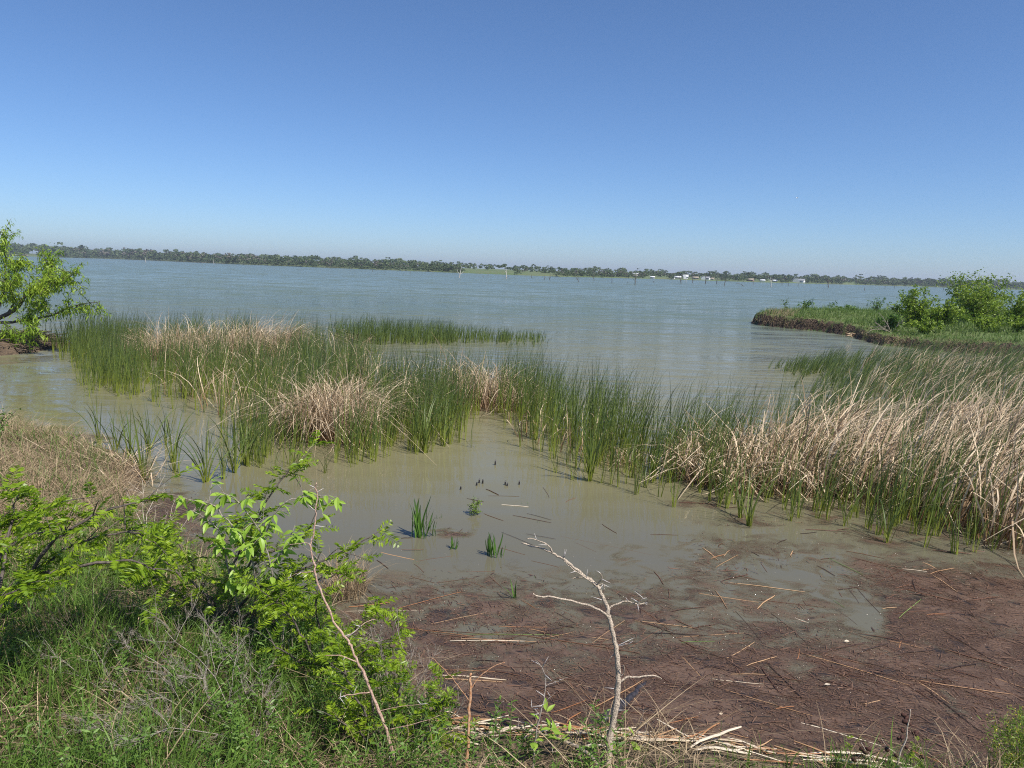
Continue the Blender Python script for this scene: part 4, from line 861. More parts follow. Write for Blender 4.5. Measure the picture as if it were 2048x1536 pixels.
for ox, rows in ((540, ((590,385,770,425,7,'tan'),(780,435,980,405,4,'brown'),(1050,100,1140,118,5,'dark'),(1235,133,1380,145,6,'pale'),(1140,180,1245,218,4,'brown'),(1295,190,1500,230,4,'brown'),(1370,180,1500,215,3,'dark'),(1235,280,1460,375,3,'dark'),
        (1365,290,1525,318,3,'dark'),(1630,335,1740,385,4,'brown'),(1215,360,1360,400,5,'brown'),(770,450,820,495,5,'brown'),(750,515,880,550,4,'brown'),(890,550,1090,525,4,'brown'),(570,430,630,475,6,'brown'),(420,680,640,655,9,'orange'),(430,668,650,652,5,'brown'),
        (680,690,1020,600,5,'orange'),(400,700,820,695,5,'pale'),(500,690,800,688,4,'brown'),(1060,540,1150,575,4,'brown'),(1170,515,1240,580,5,'brown'),(1345,645,1420,690,4,'orange'),(860,770,1150,710,4,'tan'),(1050,825,1560,830,4,'green'),(960,862,1360,865,7,'pale'),(1020,850,1420,868,6,'tan'),(900,872,1300,862,6,'brown'),
        (1540,690,1640,740,5,'brown'),(1220,780,1480,785,5,'orange'),(890,1042,1260,1070,12,'pale'),(900,1060,1240,1080,7,'tan'),(870,1015,1200,1025,5,'orange'),(1500,1245,1690,1175,7,'orange'),(1580,1305,1660,1245,12,'orange'),(1700,1230,1990,1070,10,'tan'),(1640,1260,1900,1110,6,'brown'),(1550,300,2040,400,3,'brown'),
        (1060,490,1200,490,4,'brown'),(700,312,760,310,7,'dark'),(940,850,1350,800,5,'brown'),(800,800,1250,830,5,'brown'),(720,790,1100,840,4,'orange'),(860,820,1400,890,5,'brown'),(1000,1010,1500,1000,4,'brown'),(700,375,820,375,4,'brown'),(1575,120,1635,95,6,'brown'),(1455,38,1490,95,5,'dark'),(1770,235,1850,285,6,'brown'),(1165,85,1330,88,3,'brown'))),
        (1280, ((480,550,880,600,6,'tan'),(625,690,720,620,10,'tan'),(380,422,450,400,6,'orange'),(945,460,1040,515,5,'brown'),(1005,420,1190,510,4,'green'),(745,530,1010,590,4,'brown'),(1110,580,1170,660,5,'dark'),(1160,580,1290,720,5,'dark'),(1400,475,1530,490,5,'pale'),(1560,510,1690,600,6,'tan'),(1530,720,1630,718,6,'orange'),
        (1290,690,1370,682,5,'tan'),(1615,805,1930,1000,5,'dark'),(1670,820,1850,830,4,'brown'),(1385,895,1395,860,7,'orange'),(835,960,850,900,7,'orange'),(215,935,340,1070,6,'tan'),(370,1060,660,1090,6,'pale'),(160,1300,310,1265,8,'orange'),(280,1410,420,1300,16,'orange'),(420,1335,580,1380,7,'tan'),(725,1225,820,1212,8,'orange'),
        (220,870,400,865,5,'green'),(860,1295,1290,1420,9,'pale'),(820,1270,1240,1385,6,'brown'),(1410,1425,1640,1520,8,'orange'),(830,740,900,765,5,'pale'),(55,292,205,295,4,'brown'),(75,490,125,560,7,'brown'),(150,580,155,630,6,'brown'),(400,590,465,690,6,'tan'),(160,705,350,680,6,'brown'),(1030,645,1090,685,3,'green'),(1065,705,1160,775,5,'dark'),
        (510,700,660,880,6,'dark'),(700,710,900,880,5,'dark'),(1100,380,1300,420,5,'brown'),(1150,420,1450,500,5,'brown'),(1380,740,1500,640,5,'green'),(580,1310,780,1290,8,'brown'),(540,1270,700,1265,6,'dark'),(100,1090,380,1110,5,'brown'),(1180,1195,1290,1170,7,'tan'),(1620,1080,1720,1150,4,'brown'),(1870,1040,1920,1110,4,'brown'),(1400,520,1600,640,4,'brown'),(1250,560,1420,470,4,'brown'))) ):
    for x0, y0, x1, y1, w, mt in rows:
        k = 2.667; a = P(ox+x0/k, 960+y0/k)[:2]; b = P(ox+x1/k, 960+y1/k)[:2]
        where = 'left of the dead sapling' if ox == 540 else 'right of the dead sapling'
        stalk(a, b, w/k*0.82, mt, None, NM[mt]+' floating stalks '+where)
cnt = 0; cl = []
while cnt < 190:
    if cnt % 5 == 0 or not cl: cl = [rng.uniform(740, 2040), 960+480*rng.random()**.75, rng.normal(-.25, .6)]
    px, py = cl[0]+rng.normal(0, 45), cl[1]+rng.normal(0, 16)
    if cnt % 5 == 0 and rng.random() < .3: cl = [rng.uniform(740, 2040), 960+480*rng.random()**.75, rng.normal(-.25, .6)]
    if py > 1440 or px > 2060 or px < 700: cl = []; continue
    p = P(px, py)[:2]; d = float(debris(np.array([p[0]]), np.array([p[1]]))[0])
    if sdist(np.array([p[0]]), np.array([p[1]]), bank_pg)[0] > -.15 or rng.random() > .25+d: cl = []; continue
    a = cl[2]+rng.normal(0, .22); L = .08+rng.gamma(2, .11); e = np.array([math.cos(a), math.sin(a)])*L/2
    mt = rng.choice(['brown', 'brown', 'brown', 'brown', 'dark', 'dark', 'dark', 'tan']); cnt += 1
    where = 'left of the dead sapling' if px < 1225 else 'right of the dead sapling'
    stalk(p-e, p+e, rng.uniform(1.1, 2.4), mt, None, NM[mt]+' floating stalks '+where)
# fine floating litter
g = Geo(); q = np.stack([rng.uniform(-7, 8, 190000), rng.uniform(3.6, 11.5, 190000)], -1); d = debris(q[:, 0], q[:, 1])*(.35+1.3*fbm(q[:, 0]*1.6, q[:, 1]*2.2, 4))
k = (rng.random(len(q)) < np.clip(d-.28, 0, 1)*.9) & (sdist(q[:, 0], q[:, 1], bank_pg) < .03); q = q[k][:52000]; n = len(q)
a = rng.normal(-.2, .75, n)+2.2*(fbm(q[:, 0]*.7, q[:, 1]*.7, 2)-.5); L = rng.gamma(1.3, .026, n)+.008; e = np.stack([np.cos(a), np.sin(a)], -1)*L[:, None]/2
z = rng.uniform(.002, .010, n); path = np.stack([np.c_[q-e, z], np.c_[q, z+.002], np.c_[q+e, z]], 1); sd = np.stack([-np.sin(a), np.cos(a), rng.normal(0, .2, n)], -1)
strips(g, path, np.clip(rng.gamma(2, .0016, n)+.0015, 0, .009)[:, None]*np.array([[.6, 1, .5]]), sd)
tag(g.obj('floating_litter', M['bits']), 'mat of fine brown plant litter floating on the near shallows', 'litter', kind='stuff')
g = Geo(); q = np.stack([rng.uniform(-5, 7, 60000), rng.uniform(3.8, 9, 60000)], -1); d = debris(q[:, 0], q[:, 1]); k = (rng.random(len(q)) < np.clip(d, 0, 1)*.07) & (sdist(q[:, 0], q[:, 1], bank_pg) < 0); q = q[k]; n = len(q)
leaf_quads(g, np.c_[q, np.full(n, .012)], np.c_[rng.normal(0, 1, (n, 2)), np.zeros(n)], rng.uniform(.003, .008, n), rng.uniform(.002, .006, n))
tag(g.obj('pale_flecks', M['reed_pale']), 'pale specks of seed fluff strewn over the floating litter', 'litter', kind='stuff')
for px, py, w, mt, lb in ((1694, 1287, .05, 'pale', 'pale fallen leaf on the brown mat, nearer the open water'), (1655, 1374, .055, 'pale', 'pale fallen leaf on the brown mat, nearer the shore'), (1442, 1432, .03, 'pale', 'small white scrap on the brown mat near the dead sapling')):
    b = P(float(px), float(py)); g = Geo(); leaf_quads(g, np.array([[-w/2, 0, .0], [-w/2, .004, .003]]), np.array([[1., .2, .05], [1, -.1, .08]]), np.array([w, w*.9]), np.array([w*.5, w*.45]))
    ob = g.obj('fallen_leaf', M['reed_'+mt]); ob.location = (b[0], b[1], .016); tag(ob, lb, 'leaf')
# sunken log
pl = [P(x, y) for x, y in ((1293, 1362), (1270, 1385), (1245, 1412), (1222, 1432), (1205, 1441), (1192, 1444))]
g = tube(Geo(), smooth_path([p+[0, 0, z] for p, z in zip(pl, (-.01, -.012, -.004, .008, .004, -.02))], 3, .006), [.012, .026, .032, .034, .028, .012], 8)
tag(g.obj('sunken_log', M['log'], None, tuple(pl[2])), 'black waterlogged branch lying behind the dead sapling trunk', 'log')

# ------------------------------------------------------------------ drift straw on the shore line
GD = 'straw stalks washed up on the near shore'
for k in range(95):
    px = rng.uniform(860, 1760); py = np.interp(px, [860, 1000, 1300, 1500, 1760], [1450, 1468, 1490, 1508, 1545])+rng.normal(8, 14); p = P(px, py)[:2]
    z = max(float(land(p[:1], p[1:])[0]), 0)+.012; a = rng.normal(-.10, .38); L = rng.uniform(.12, .6); e = np.array([math.cos(a), math.sin(a)])*L/2
    stalk(p-e, p+e, rng.uniform(2.5, 5.5), rng.choice(['pale', 'tan', 'tan', 'pale', 'orange']), ('short ' if L < .3 else 'long ')+'straw stalk washed up '+('below the snapped orange stem' if px < 1020 else 'between thorny twig and dead sapling' if px < 1215 else 'just right of the dead sapling foot' if px < 1420 else 'right of the thin grey twig' if px < 1580 else 'on the shore near the seed pod plant'), GD, 'drift_stalk', z)
for x0, y0, x1, y1, w in ((1190, 1490, 1385, 1502, 10), (1160, 1508, 1225, 1510, 9), (1130, 1475, 1240, 1490, 7), (1380, 1505, 1480, 1495, 8), (1390, 1510, 1500, 1530, 9), (880, 1465, 960, 1500, 8)):
    a = ground_hit(x0, y0); b = ground_hit(x1, y1); stalk(a[:2], b[:2], w, 'pale', 'long pale reed lying along the water edge at the dead sapling foot', 'long pale reeds at the water edge', 'drift_stalk', max(a[2], b[2], 0)+.02)

# ------------------------------------------------------------------ grass on the near bank
q = np.stack([rng.uniform(-9, 4.5, 400000), rng.uniform(1.0, 12.5, 400000)], -1); q = q[sdist(q[:, 0], q[:, 1], bank_pg) > .05]
z = land(q[:, 0], q[:, 1]); px, py = proj(np.c_[q, z]); dist = np.hypot(q[:, 0], q[:, 1])
vis = (px > -350) & (px < 2400) & (py > 700) & (py < 1850) & (q[:, 1] > 1.4)
q = q[vis]; z = z[vis]; px = px[vis]; py = py[vis]; dist = dist[vis]; f1 = fbm(q[:, 0]*1.1+5, q[:, 1]*1.1, 3)
sd_ = sdist(q[:, 0], q[:, 1], bank_pg)
dry_zone = np.clip(sst(1200, 1080, py+.25*px)+.55*sst(.55, .62, f1), 0, 1)
cent = sst(820, 900, px)*sst(1900, 1400, px)
pg_ = (1-.84*dry_zone)*np.where(cent > .5, .42*sst(.05, .35, sd_), 1)*sst(.02, .3, sd_)
u = rng.random(len(q)); kg = u < pg_*.55
Q = q[kg]; n = len(Q); Zg = z[kg]; cg = cent[kg]; g = Geo()
H = rng.uniform(.14, .40, n)*(.65+.7*fbm(Q[:, 0]*1.5, Q[:, 1]*1.5, 2))*(1-.55*cg)
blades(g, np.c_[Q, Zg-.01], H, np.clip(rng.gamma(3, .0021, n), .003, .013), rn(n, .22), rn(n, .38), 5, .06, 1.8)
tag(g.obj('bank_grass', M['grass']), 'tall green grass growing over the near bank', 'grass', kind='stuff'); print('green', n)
clump = sst(.40, .58, fbm(q[:, 0]*2.3+40, q[:, 1]*2.3, 3))
kd = (rng.random(len(q)) < (dry_zone*(.10+.36*clump)+.055)*np.where(cent > .5, .5, 1)*sst(-.02, .1, sd_))
Q = q[kd]; n = len(Q); g = Geo(); near_ = dist[kd] < 5.5
blades(g, np.c_[Q, z[kd]-.01], rng.uniform(.10, .36, n)*(.6+.8*clump[kd]), rng.uniform(.003, .007, n), rn(n, .6), rn(n, 1.0), 6, .15, 2.5)
tag(g.obj('bank_dry_grass', M['grass_dry']), 'matted straw coloured dry grass on the near bank', 'dry grass', kind='stuff'); print('dry', n)
# leafy weeds
g = Geo(); wq = q[(px > 430) & (px < 960) & (py > 1260) & (sd_ > .15)]; wq = wq[rng.permutation(len(wq))[:240]]; wq = np.vstack([wq, q[(px > -100) & (px < 430) & (py > 1330) & (sd_ > .3)][:60], q[(px > 900) & (px < 1250) & (py > 1490) & (sd_ > .1)][:60]])
for x, y in wq:
    zz = float(land(np.array([x]), np.array([y]))[0]); h = rng.uniform(.16, .38); ln = rng.normal(0, .06, 2)
    nl = int(h*90); s = np.linspace(.1, 1, nl); p = np.stack([x+ln[0]*s, y+ln[1]*s, zz+h*s], -1); tube(g, [(x, y, zz-.01), (x+ln[0]*.5, y+ln[1]*.5, zz+h*.5), (x+ln[0], y+ln[1], zz+h)], [.0025, .0012], 4)
    a = np.arange(nl)*2.4+rng.uniform(0, 6); leaf_quads(g, p, np.stack([np.cos(a), np.sin(a), np.full(nl, .55)], -1), rng.uniform(.045, .085, nl)*(1.2-.6*s), rng.uniform(.009, .015, nl), np.full(nl, np.clip(rng.normal(.5, .3), 0, 1)), .15)
tag(g.obj('leafy_weeds', M['weed']), 'narrow leaved green weeds crowding the foreground bank', 'weeds', kind='stuff')

# ------------------------------------------------------------------ foreground shrubs with compound leaves
FR = []
for k in range(6):
    g = Geo(); n = 13; s = np.linspace(.10, 1, n); dr = rng.uniform(.05, .35); rach = np.stack([s*1.0, .04*np.sin(s*3+k), -dr*s*s], -1)
    tube(g, np.vstack([[0, 0, 0], rach[[3, 8, 12]]]), [.012, .005], 4, .3)
    for sg in (-1, 1):
        ln = .30*np.sin(np.pi*np.clip(.15+.80*s, 0, 1))**.6+.04
        leaf_quads(g, rach+rng.normal(0, .006, rach.shape), np.stack([np.full(n, .45), sg*np.ones(n), rng.normal(-.12, .28, n)], -1), ln*rng.uniform(.85, 1.15, n), np.full(n, .078)*rng.uniform(.85, 1.2, n), np.clip(rng.normal(.5, .2, n), 0, 1), .1)
    FR.append(g.mesh('leaf', M['frond'], smooth=False))
BR = []
for k in range(4):
    g = Geo(); K = 6; s = np.linspace(0, 1, K); path = np.stack([s, 0*s, -.25*s*s], -1)[None]; w = (.36*np.sin(np.pi*np.clip(s**.85, .02, .985)))[None]+.02
    for sg in (-1, 1):
        h = w[0]*.5; V = np.concatenate([path[0], path[0]+np.stack([0*s, sg*h, .25*h], -1)]); i = np.arange(K-1); F = np.stack([i, i+1, K+i+1, K+i], -1)
        g.add(V, F if sg < 0 else F[:, ::-1], np.full((2*K, 2), rng.random()))
    BR.append(g.mesh('leaf', M['broad']))
def shrub(name, label, base_px, limbs, nf, flen, cat='shrub', meshes=None, bark='bark_dark', r0=.010, dy=.5, group=None, droop=0.0, up=.15):
    b = ground_hit(*base_px); r = empty(name, b, label, cat, group); gb = Geo(); paths = []
    for pts in limbs:
        y0 = pts[0][2] if len(pts[0]) > 2 else 0; pp = [PD(q[0], q[1], b[1]+(q[2] if len(q) > 2 else 0))-b for q in pts]
        pp = smooth_path(np.array(pp), 4, .006); tube(gb, pp, [r0, r0*.28], 6); paths.append((pp, 1.0))
        for k in range(max(2, len(pp)//2)):
            i0 = int(rng.uniform(.25, 1)*(len(pp)-1)); tg = unit(pp[min(i0+1, len(pp)-1)]-pp[max(i0-1, 0)]); dd = unit(tg*.8+rng.normal(0, .7, 3)+[0, 0, .1])*rng.uniform(.08, .26)
            tw = smooth_path([pp[i0], pp[i0]+dd*.5+[0, 0, .01], pp[i0]+dd], 3); tube(gb, tw, [r0*.35, r0*.15], 4); paths.append((tw, .7))
    gb.obj('branch', M[bark], r)
    wt = np.array([np.linalg.norm(p[-1]-p[0])*w for p, w in paths]); wt /= wt.sum()
    for k in range(nf):
        pp, _ = paths[rng.choice(len(paths), p=wt)]; s = rng.uniform(.22 if len(pp) > 8 else .1, 1); f = s*(len(pp)-1); i0 = min(int(f), len(pp)-2); q = pp[i0]+(pp[i0+1]-pp[i0])*(f-i0)
        tg = unit(pp[i0+1]-pp[i0]); dd = unit(tg*.5+rng.normal(0, 1, 3)*[1, 1, .35]+[0, 0, up-droop])
        o = link('leaf', (meshes or FR)[rng.integers(len(meshes or FR))], r, q); l = flen*rng.uniform(.65, 1.25); o.scale = (l, l, l)
        qt = Vector(dd).to_track_quat('X', 'Z'); o.rotation_euler = (qt @ Quaternion((1, 0, 0), rng.normal(0, .4))).to_euler()
    return r
GS = 'thorny locust shrubs on the near bank'
shrub('locust_shrub', 'locust shrub sweeping in from the left edge with dark branches', (-70, 1400),
      [[(-60, 1380), (-10, 1230, .1), (60, 1150, .3), (150, 1090, .5), (250, 1065, .6), (325, 1085, .7)], [(-60, 1380), (-60, 1180, .3), (-20, 1060, .5), (60, 1040, .6), (110, 1005, .7)], [(60, 1150, .3), (110, 1080, .3), (190, 1030, .4), (250, 1010, .5), (300, 1000, .6)],
       [(-10, 1230, .1), (-5, 1130, .0), (50, 1075, .0), (120, 1060, .1)], [(-60, 1380), (-40, 1250, -.1), (30, 1180, -.1), (90, 1160, .0)], [(60, 1150, .3), (170, 1130, .2), (260, 1120, .3), (310, 1140, .3)], [(-10, 1230, .1), (10, 1100, .4), (30, 1010, .6), (40, 985, .6)]], 210, .17, r0=.013, group=GS)
shrub('locust_shrub', 'largest locust shrub in the left centre with a twig rising over the water', (440, 1275),
      [[(440, 1270), (445, 1180, .1), (485, 1090, .15), (530, 1010, .2), (570, 950, .3), (608, 915, .3)], [(440, 1270), (410, 1180, .2), (370, 1110, .3), (340, 1060, .3), (330, 1045, .3)], [(445, 1180, .1), (520, 1120, .1), (590, 1085, .2), (620, 1055, .2)],
       [(440, 1270), (500, 1190), (580, 1150, -.1), (650, 1120, -.1), (710, 1090, 0), (765, 1060, .1)], [(440, 1270), (360, 1190, -.1), (280, 1140, 0), (210, 1120, .1)], [(440, 1270), (480, 1160, -.2), (510, 1090, -.2), (470, 1040, -.1)], [(440, 1270), (540, 1200, -.2), (620, 1170, -.2), (690, 1140, -.1)], [(440, 1270), (420, 1200, -.2), (350, 1140, -.2), (300, 1100, -.1)]], 280, .15, r0=.012, group=GS)
shrub('locust_shrub', 'low locust shrub behind the reddish thorny stem', (640, 1370),
      [[(640, 1360), (610, 1280), (570, 1220), (545, 1195)], [(640, 1360), (640, 1270, .1), (630, 1210, .1), (650, 1185, .1)], [(640, 1360), (690, 1290, .1), (720, 1240, .1), (760, 1225, .2)], [(640, 1360), (700, 1320), (750, 1290), (790, 1280)], [(640, 1360), (580, 1310, -.2), (540, 1280, -.2)], [(640, 1360), (660, 1300, -.2), (680, 1260, -.2)]], 170, .13, group=GS)
shrub('locust_shrub', 'lowest locust shrub at the bottom, right of the reddish stem', (770, 1515),
      [[(770, 1500), (730, 1430), (700, 1370), (690, 1340)], [(770, 1500), (790, 1420), (800, 1370), (790, 1340)], [(770, 1500), (830, 1450), (870, 1420), (890, 1395)], [(770, 1500), (720, 1470, -.1), (670, 1430, -.1)], [(770, 1500), (850, 1480, -.1), (880, 1455, -.1)], [(770, 1500), (740, 1390, .1), (745, 1330, .1)]], 130, .11, group=GS)
shrub('broadleaf_shrub', 'shrub with drooping pale green oval leaves in the left centre', (500, 1285),
      [[(500, 1280), (510, 1150, -.3), (470, 1060, -.4), (420, 1008, -.4), (350, 995, -.4)], [(510, 1150, -.3), (530, 1070, -.3), (560, 1012, -.3), (605, 994, -.3), (645, 994, -.3)], [(500, 1280), (540, 1170, -.3), (530, 1090, -.35), (480, 1008, -.4), (440, 985, -.4)], [(510, 1150, -.3), (560, 1110, -.3), (590, 1050, -.3)], [(500, 1280), (470, 1190, -.3), (450, 1110, -.4), (430, 1050, -.4), (380, 1020, -.4)]], 290, .085, meshes=BR, bark='twig_grey', r0=.007, droop=.75)
shrub('broadleaf_shrub', 'small leafy sapling at the foot of the dead sapling', (1108, 1515), [[(1105, 1510), (1102, 1480), (1104, 1450)], [(1105, 1510), (1118, 1490), (1125, 1470)]], 26, .07, meshes=BR, bark='twig_grey', r0=.004, droop=.0, up=.5)
shrub('broadleaf_shrub', 'drooping green sprig right of the dead sapling trunk at the shore', (1245, 1492), [[(1245, 1490), (1247, 1470), (1250, 1458)]], 14, .07, meshes=BR, bark='twig_grey', r0=.003, droop=.9)

# ------------------------------------------------------------------ dead thorny sapling and stems
def thorny(name, label, cat, base_px, trunk, branches, thorns, r0, r1, mat, tmat='thorn', tl=.05, auto=0):
    b = ground_hit(*base_px); Y = b[1]; r = empty(name, b, label, cat)
    tp = [PD(x, y, Y+.0006*(base_px[1]-y)) for x, y in trunk]; tp[0] = b-np.array([0, 0, .03]); tp = smooth_path(np.array(tp)-b, 4, .0022)
    g = Geo(); rad = np.linspace(r0, r1, len(tp))*(1+.10*rng.normal(0, 1, len(tp))); tube(g, tp, rad, 8); g.obj('trunk', M[mat], r)
    allp = [(tp, rad)]
    for k, (pts, ra) in enumerate(branches):
        yy = Y+.0006*(base_px[1]-pts[0][1]); dz = rng.uniform(-.12, .12); q = np.array([PD(x, y, yy+dz*i/len(pts)) for i, (x, y) in enumerate(pts)])-b
        j = np.argmin(np.linalg.norm(tp-q[0], axis=1)); q[0] = tp[j] if np.linalg.norm(tp[j]-q[0]) < .1 else q[0]
        q = smooth_path(q, 4, .0018); rd = np.linspace(ra, ra*.45, len(q)); tube(Geo(), q, rd, 6).obj('branch', M[mat], r); allp.append((q, rd))
    for (x0, y0, x1, y1) in thorns:
        a = PD(x0, y0, Y+.0006*(base_px[1]-y0))-b; e = PD(x1, y1, Y+.0006*(base_px[1]-y1)+rng.uniform(-.03, .03))-b
        j = np.argmin(np.linalg.norm(tp-a, axis=1)); a = tp[j] if np.linalg.norm(tp[j]-a) < .04 else a
        tube(Geo(), [a, (a+e)/2, e], [.0032, .0022, .0005], 4).obj('thorn', M[tmat], r)
    for k in range(auto):
        q, rd = allp[rng.integers(len(allp))]; i0 = rng.integers(1, len(q)-1); dd = unit(rng.normal(0, 1, 3)+[0, 0, .2])*tl*rng.uniform(.5, 1.2)
        tube(Geo(), [q[i0], q[i0]+dd*.5, q[i0]+dd], [.0028, .0018, .0004], 4).obj('thorn', M[tmat], r)
    return r
thorny('dead_sapling', 'bare pale thorny dead sapling standing in front of the brown shallows', 'dead sapling', (1212, 1556),
       [(1212, 1556), (1215, 1536), (1221.5, 1471), (1231, 1420), (1236, 1366), (1237, 1344), (1233, 1303), (1225, 1265), (1218, 1237), (1215, 1218), (1206, 1196), (1196, 1175), (1185, 1164), (1165, 1148), (1142, 1131), (1127, 1118), (1104, 1107), (1084, 1097), (1043, 1086)],
       [([(1104, 1106), (1095, 1090), (1068, 1078), (1053, 1077)], .005), ([(1218, 1237), (1203, 1222), (1177, 1211), (1142, 1202), (1104, 1194), (1074, 1192), (1066, 1187)], .008), ([(1180, 1161), (1160, 1154), (1142, 1157)], .003),
        ([(1217, 1219), (1234, 1208), (1256, 1203), (1275, 1208), (1290, 1206)], .006), ([(1195, 1172), (1201, 1161), (1203, 1151), (1200, 1146)], .005), ([(1238, 1362), (1253, 1355), (1278, 1354), (1312, 1352), (1323, 1359)], .007),
        ([(1240, 1358), (1248, 1344), (1247, 1330)], .004), ([(1196, 1176), (1170, 1156), (1146, 1138), (1128, 1122)], .005), ([(1275, 1208), (1282, 1200), (1285, 1195)], .003), ([(1234, 1290), (1250, 1287), (1258, 1290)], .003), ([(1229, 1305), (1220, 1318), (1217, 1326)], .003), ([(1201, 1160), (1207, 1168), (1210, 1181)], .003)],
       [(1203, 1158, 1222, 1167), (1200, 1146, 1193, 1141), (1275, 1208, 1278, 1224), (1256, 1203, 1251, 1194), (1285, 1198, 1294, 1195), (1234, 1382, 1209, 1375), (1240, 1390, 1253, 1412), (1234, 1288, 1269, 1275), (1233, 1290, 1255, 1288), (1127, 1118, 1133, 1099), (1125, 1117, 1130, 1098), (1206, 1200, 1180, 1192), (1237, 1415, 1250, 1420), (1220, 1440, 1235, 1444), (1290, 1206, 1296, 1206), (1275, 1204, 1262, 1195)], .0195, .0045, 'bark_grey', auto=14)
thorny('dead_sapling', 'thin reddish thorny stem rising left of centre over the shrubs', 'dead sapling', (797, 1552),
       [(797, 1552), (794, 1536), (784, 1499), (773, 1460), (757, 1421), (738, 1374), (730, 1351), (715, 1324), (703, 1297), (693, 1277), (672, 1250), (656, 1215), (643, 1188), (631, 1149), (628, 1126), (621, 1095), (623, 1080), (630, 1052), (631, 1021), (635, 990), (631, 975), (633, 965)],
       [([(695, 1277), (730, 1246), (751, 1239)], .0035), ([(714, 1326), (680, 1312), (650, 1311)], .004), ([(738, 1380), (695, 1390), (676, 1398)], .004), ([(627, 1142), (592, 1147), (575, 1160)], .003), ([(621, 1095), (610, 1085), (571, 1091)], .0025), ([(785, 1505), (750, 1515)], .003), ([(773, 1460), (830, 1448), (880, 1430)], .003), ([(757, 1421), (800, 1412), (850, 1408)], .002)],
       [(695, 1275, 720, 1254), (631, 976, 617, 969), (635, 985, 648, 976), (630, 1052, 652, 1054), (631, 1020, 616, 1009)], .0095, .003, 'bark_red', auto=26, tl=.045)
thorny('dead_sapling', 'orange brown snapped upright stem left of the dead sapling', 'dead sapling', (930, 1552), [(930, 1552), (932, 1536), (936, 1480), (938, 1430), (941, 1380), (942, 1346)], [([(941, 1378), (960, 1352), (985, 1334), (1010, 1325)], .003), ([(944, 1400), (915, 1370), (890, 1340), (862, 1316)], .003), ([(940, 1350), (951, 1336)], .002)], [], .010, .007, 'stem_orange')
thorny('dead_sapling', 'slim grey thorny twig between the snapped stem and dead sapling', 'dead sapling', (1064, 1552), [(1064, 1552), (1066, 1530), (1072, 1470), (1080, 1430), (1086, 1405), (1091, 1380), (1090, 1350), (1082, 1332), (1070, 1320)], [([(1089, 1375), (1110, 1365), (1135, 1355)], .002), ([(1083, 1412), (1100, 1395), (1110, 1385)], .002), ([(1080, 1430), (1065, 1415), (1060, 1412)], .002), ([(1075, 1455), (1060, 1470), (1045, 1480)], .003)], [(1086, 1335, 1097, 1313), (1090, 1350, 1104, 1362), (1086, 1390, 1071, 1380), (1085, 1410, 1064, 1413)], .006, .002, 'twig_grey', auto=10)
b = ground_hit(1212, 1558)
pts = [(790, 1530), (830, 1500), (862, 1470), (900, 1456), (935, 1462), (960, 1468), (1000, 1462), (1035, 1457), (1090, 1470), (1140, 1487), (1175, 1507), (1196, 1530), (1204, 1545)]
Yb = [ground_hit(x, y+18)[1]-.05 for x, y in pts]; q = np.array([PD(x, y, Y) for (x, y), Y in zip(pts, Yb)]); q[-1] = ground_hit(1206, 1552)-[0, 0, .02]; q[0] = ground_hit(786, 1536)-[0, 0, .01]
r = empty('fallen_branch', q[-1], 'grey fallen branch arching along the shore left of the dead sapling', 'branch'); o_ = q[-1]
tube(Geo(), smooth_path(q-o_, 3, .002), [.005, .009, .012], 6).obj('stem', M['bark_grey'], r)
for tw in ([(993, 1462), (993, 1428), (1000, 1408), (1008, 1402)], [(993, 1428), (1001, 1418)], [(1036, 1458), (1037, 1436)], [(1090, 1470), (1095, 1450), (1112, 1440)], [(900, 1456), (880, 1440), (868, 1438)]):
    Y = ground_hit(tw[0][0], tw[0][1]+18)[1]-.05; tube(Geo(), smooth_path(np.array([PD(x, y, Y) for x, y in tw])-o_, 3), [.004, .0018], 4).obj('twig', M['twig_grey'], r)

# ------------------------------------------------------------------ dead brush on the near bank
b = ground_hit(500, 1500); tips = [PD(x, y, b[1]+dy) for x, y, dy in ((130, 1340, .4), (180, 1420, -.2), (150, 1480, -.2), (250, 1290, .5), (330, 1260, .6), (430, 1280, .6), (140, 1520, -.4), (520, 1330, .5), (300, 1380, .1), (560, 1400, .2), (230, 1490, -.5), (400, 1340, .2))]
dead_brush(b, tips, .0042, 'twig_grey', 'large fine twigged grey dead bush spreading through the bottom left grass', sub=8, fine=.36, depth=3)
b = ground_hit(800, 1420); dead_brush(b, [PD(x, y, b[1]+dy) for x, y, dy in ((700, 1260, .3), (740, 1250, .2), (790, 1240, .2), (830, 1290, .1), (860, 1330, 0), (880, 1290, .2), (760, 1270, -.1), (720, 1330, 0), (850, 1380, -.2))], .0035, 'twig_grey', 'tangle of grey dead twigs at the water edge below the dry tussock', sub=7, fine=.32, depth=2)
b = ground_hit(870, 1490); dead_brush(b, [PD(x, y, b[1]) for x, y in ((905, 1350), (930, 1400), (880, 1370), (960, 1430), (900, 1420))], .003, 'twig_grey', 'small grey dead twigs beside the snapped orange stem', sub=5, fine=.35)
b = ground_hit(300, 1120); dead_brush(b, [PD(x, y, b[1]+.3) for x, y in ((285, 960), (330, 950), (255, 985), (350, 1000), (310, 1010), (395, 1010))], .004, 'drift', 'pale bare twigs rising from the left cove behind the shrubs', sub=4, fine=.3)
b = ground_hit(470, 1260); dead_brush(b, [PD(x, y, b[1]-.1) for x, y in ((360, 1130), (400, 1110), (460, 1150), (520, 1160), (560, 1140), (430, 1190), (530, 1210))], .003, 'grass_dry', 'straw coloured dead weed stems inside the left centre shrubs', sub=5, fine=.38, name='dead_weed', cat='dead weed')
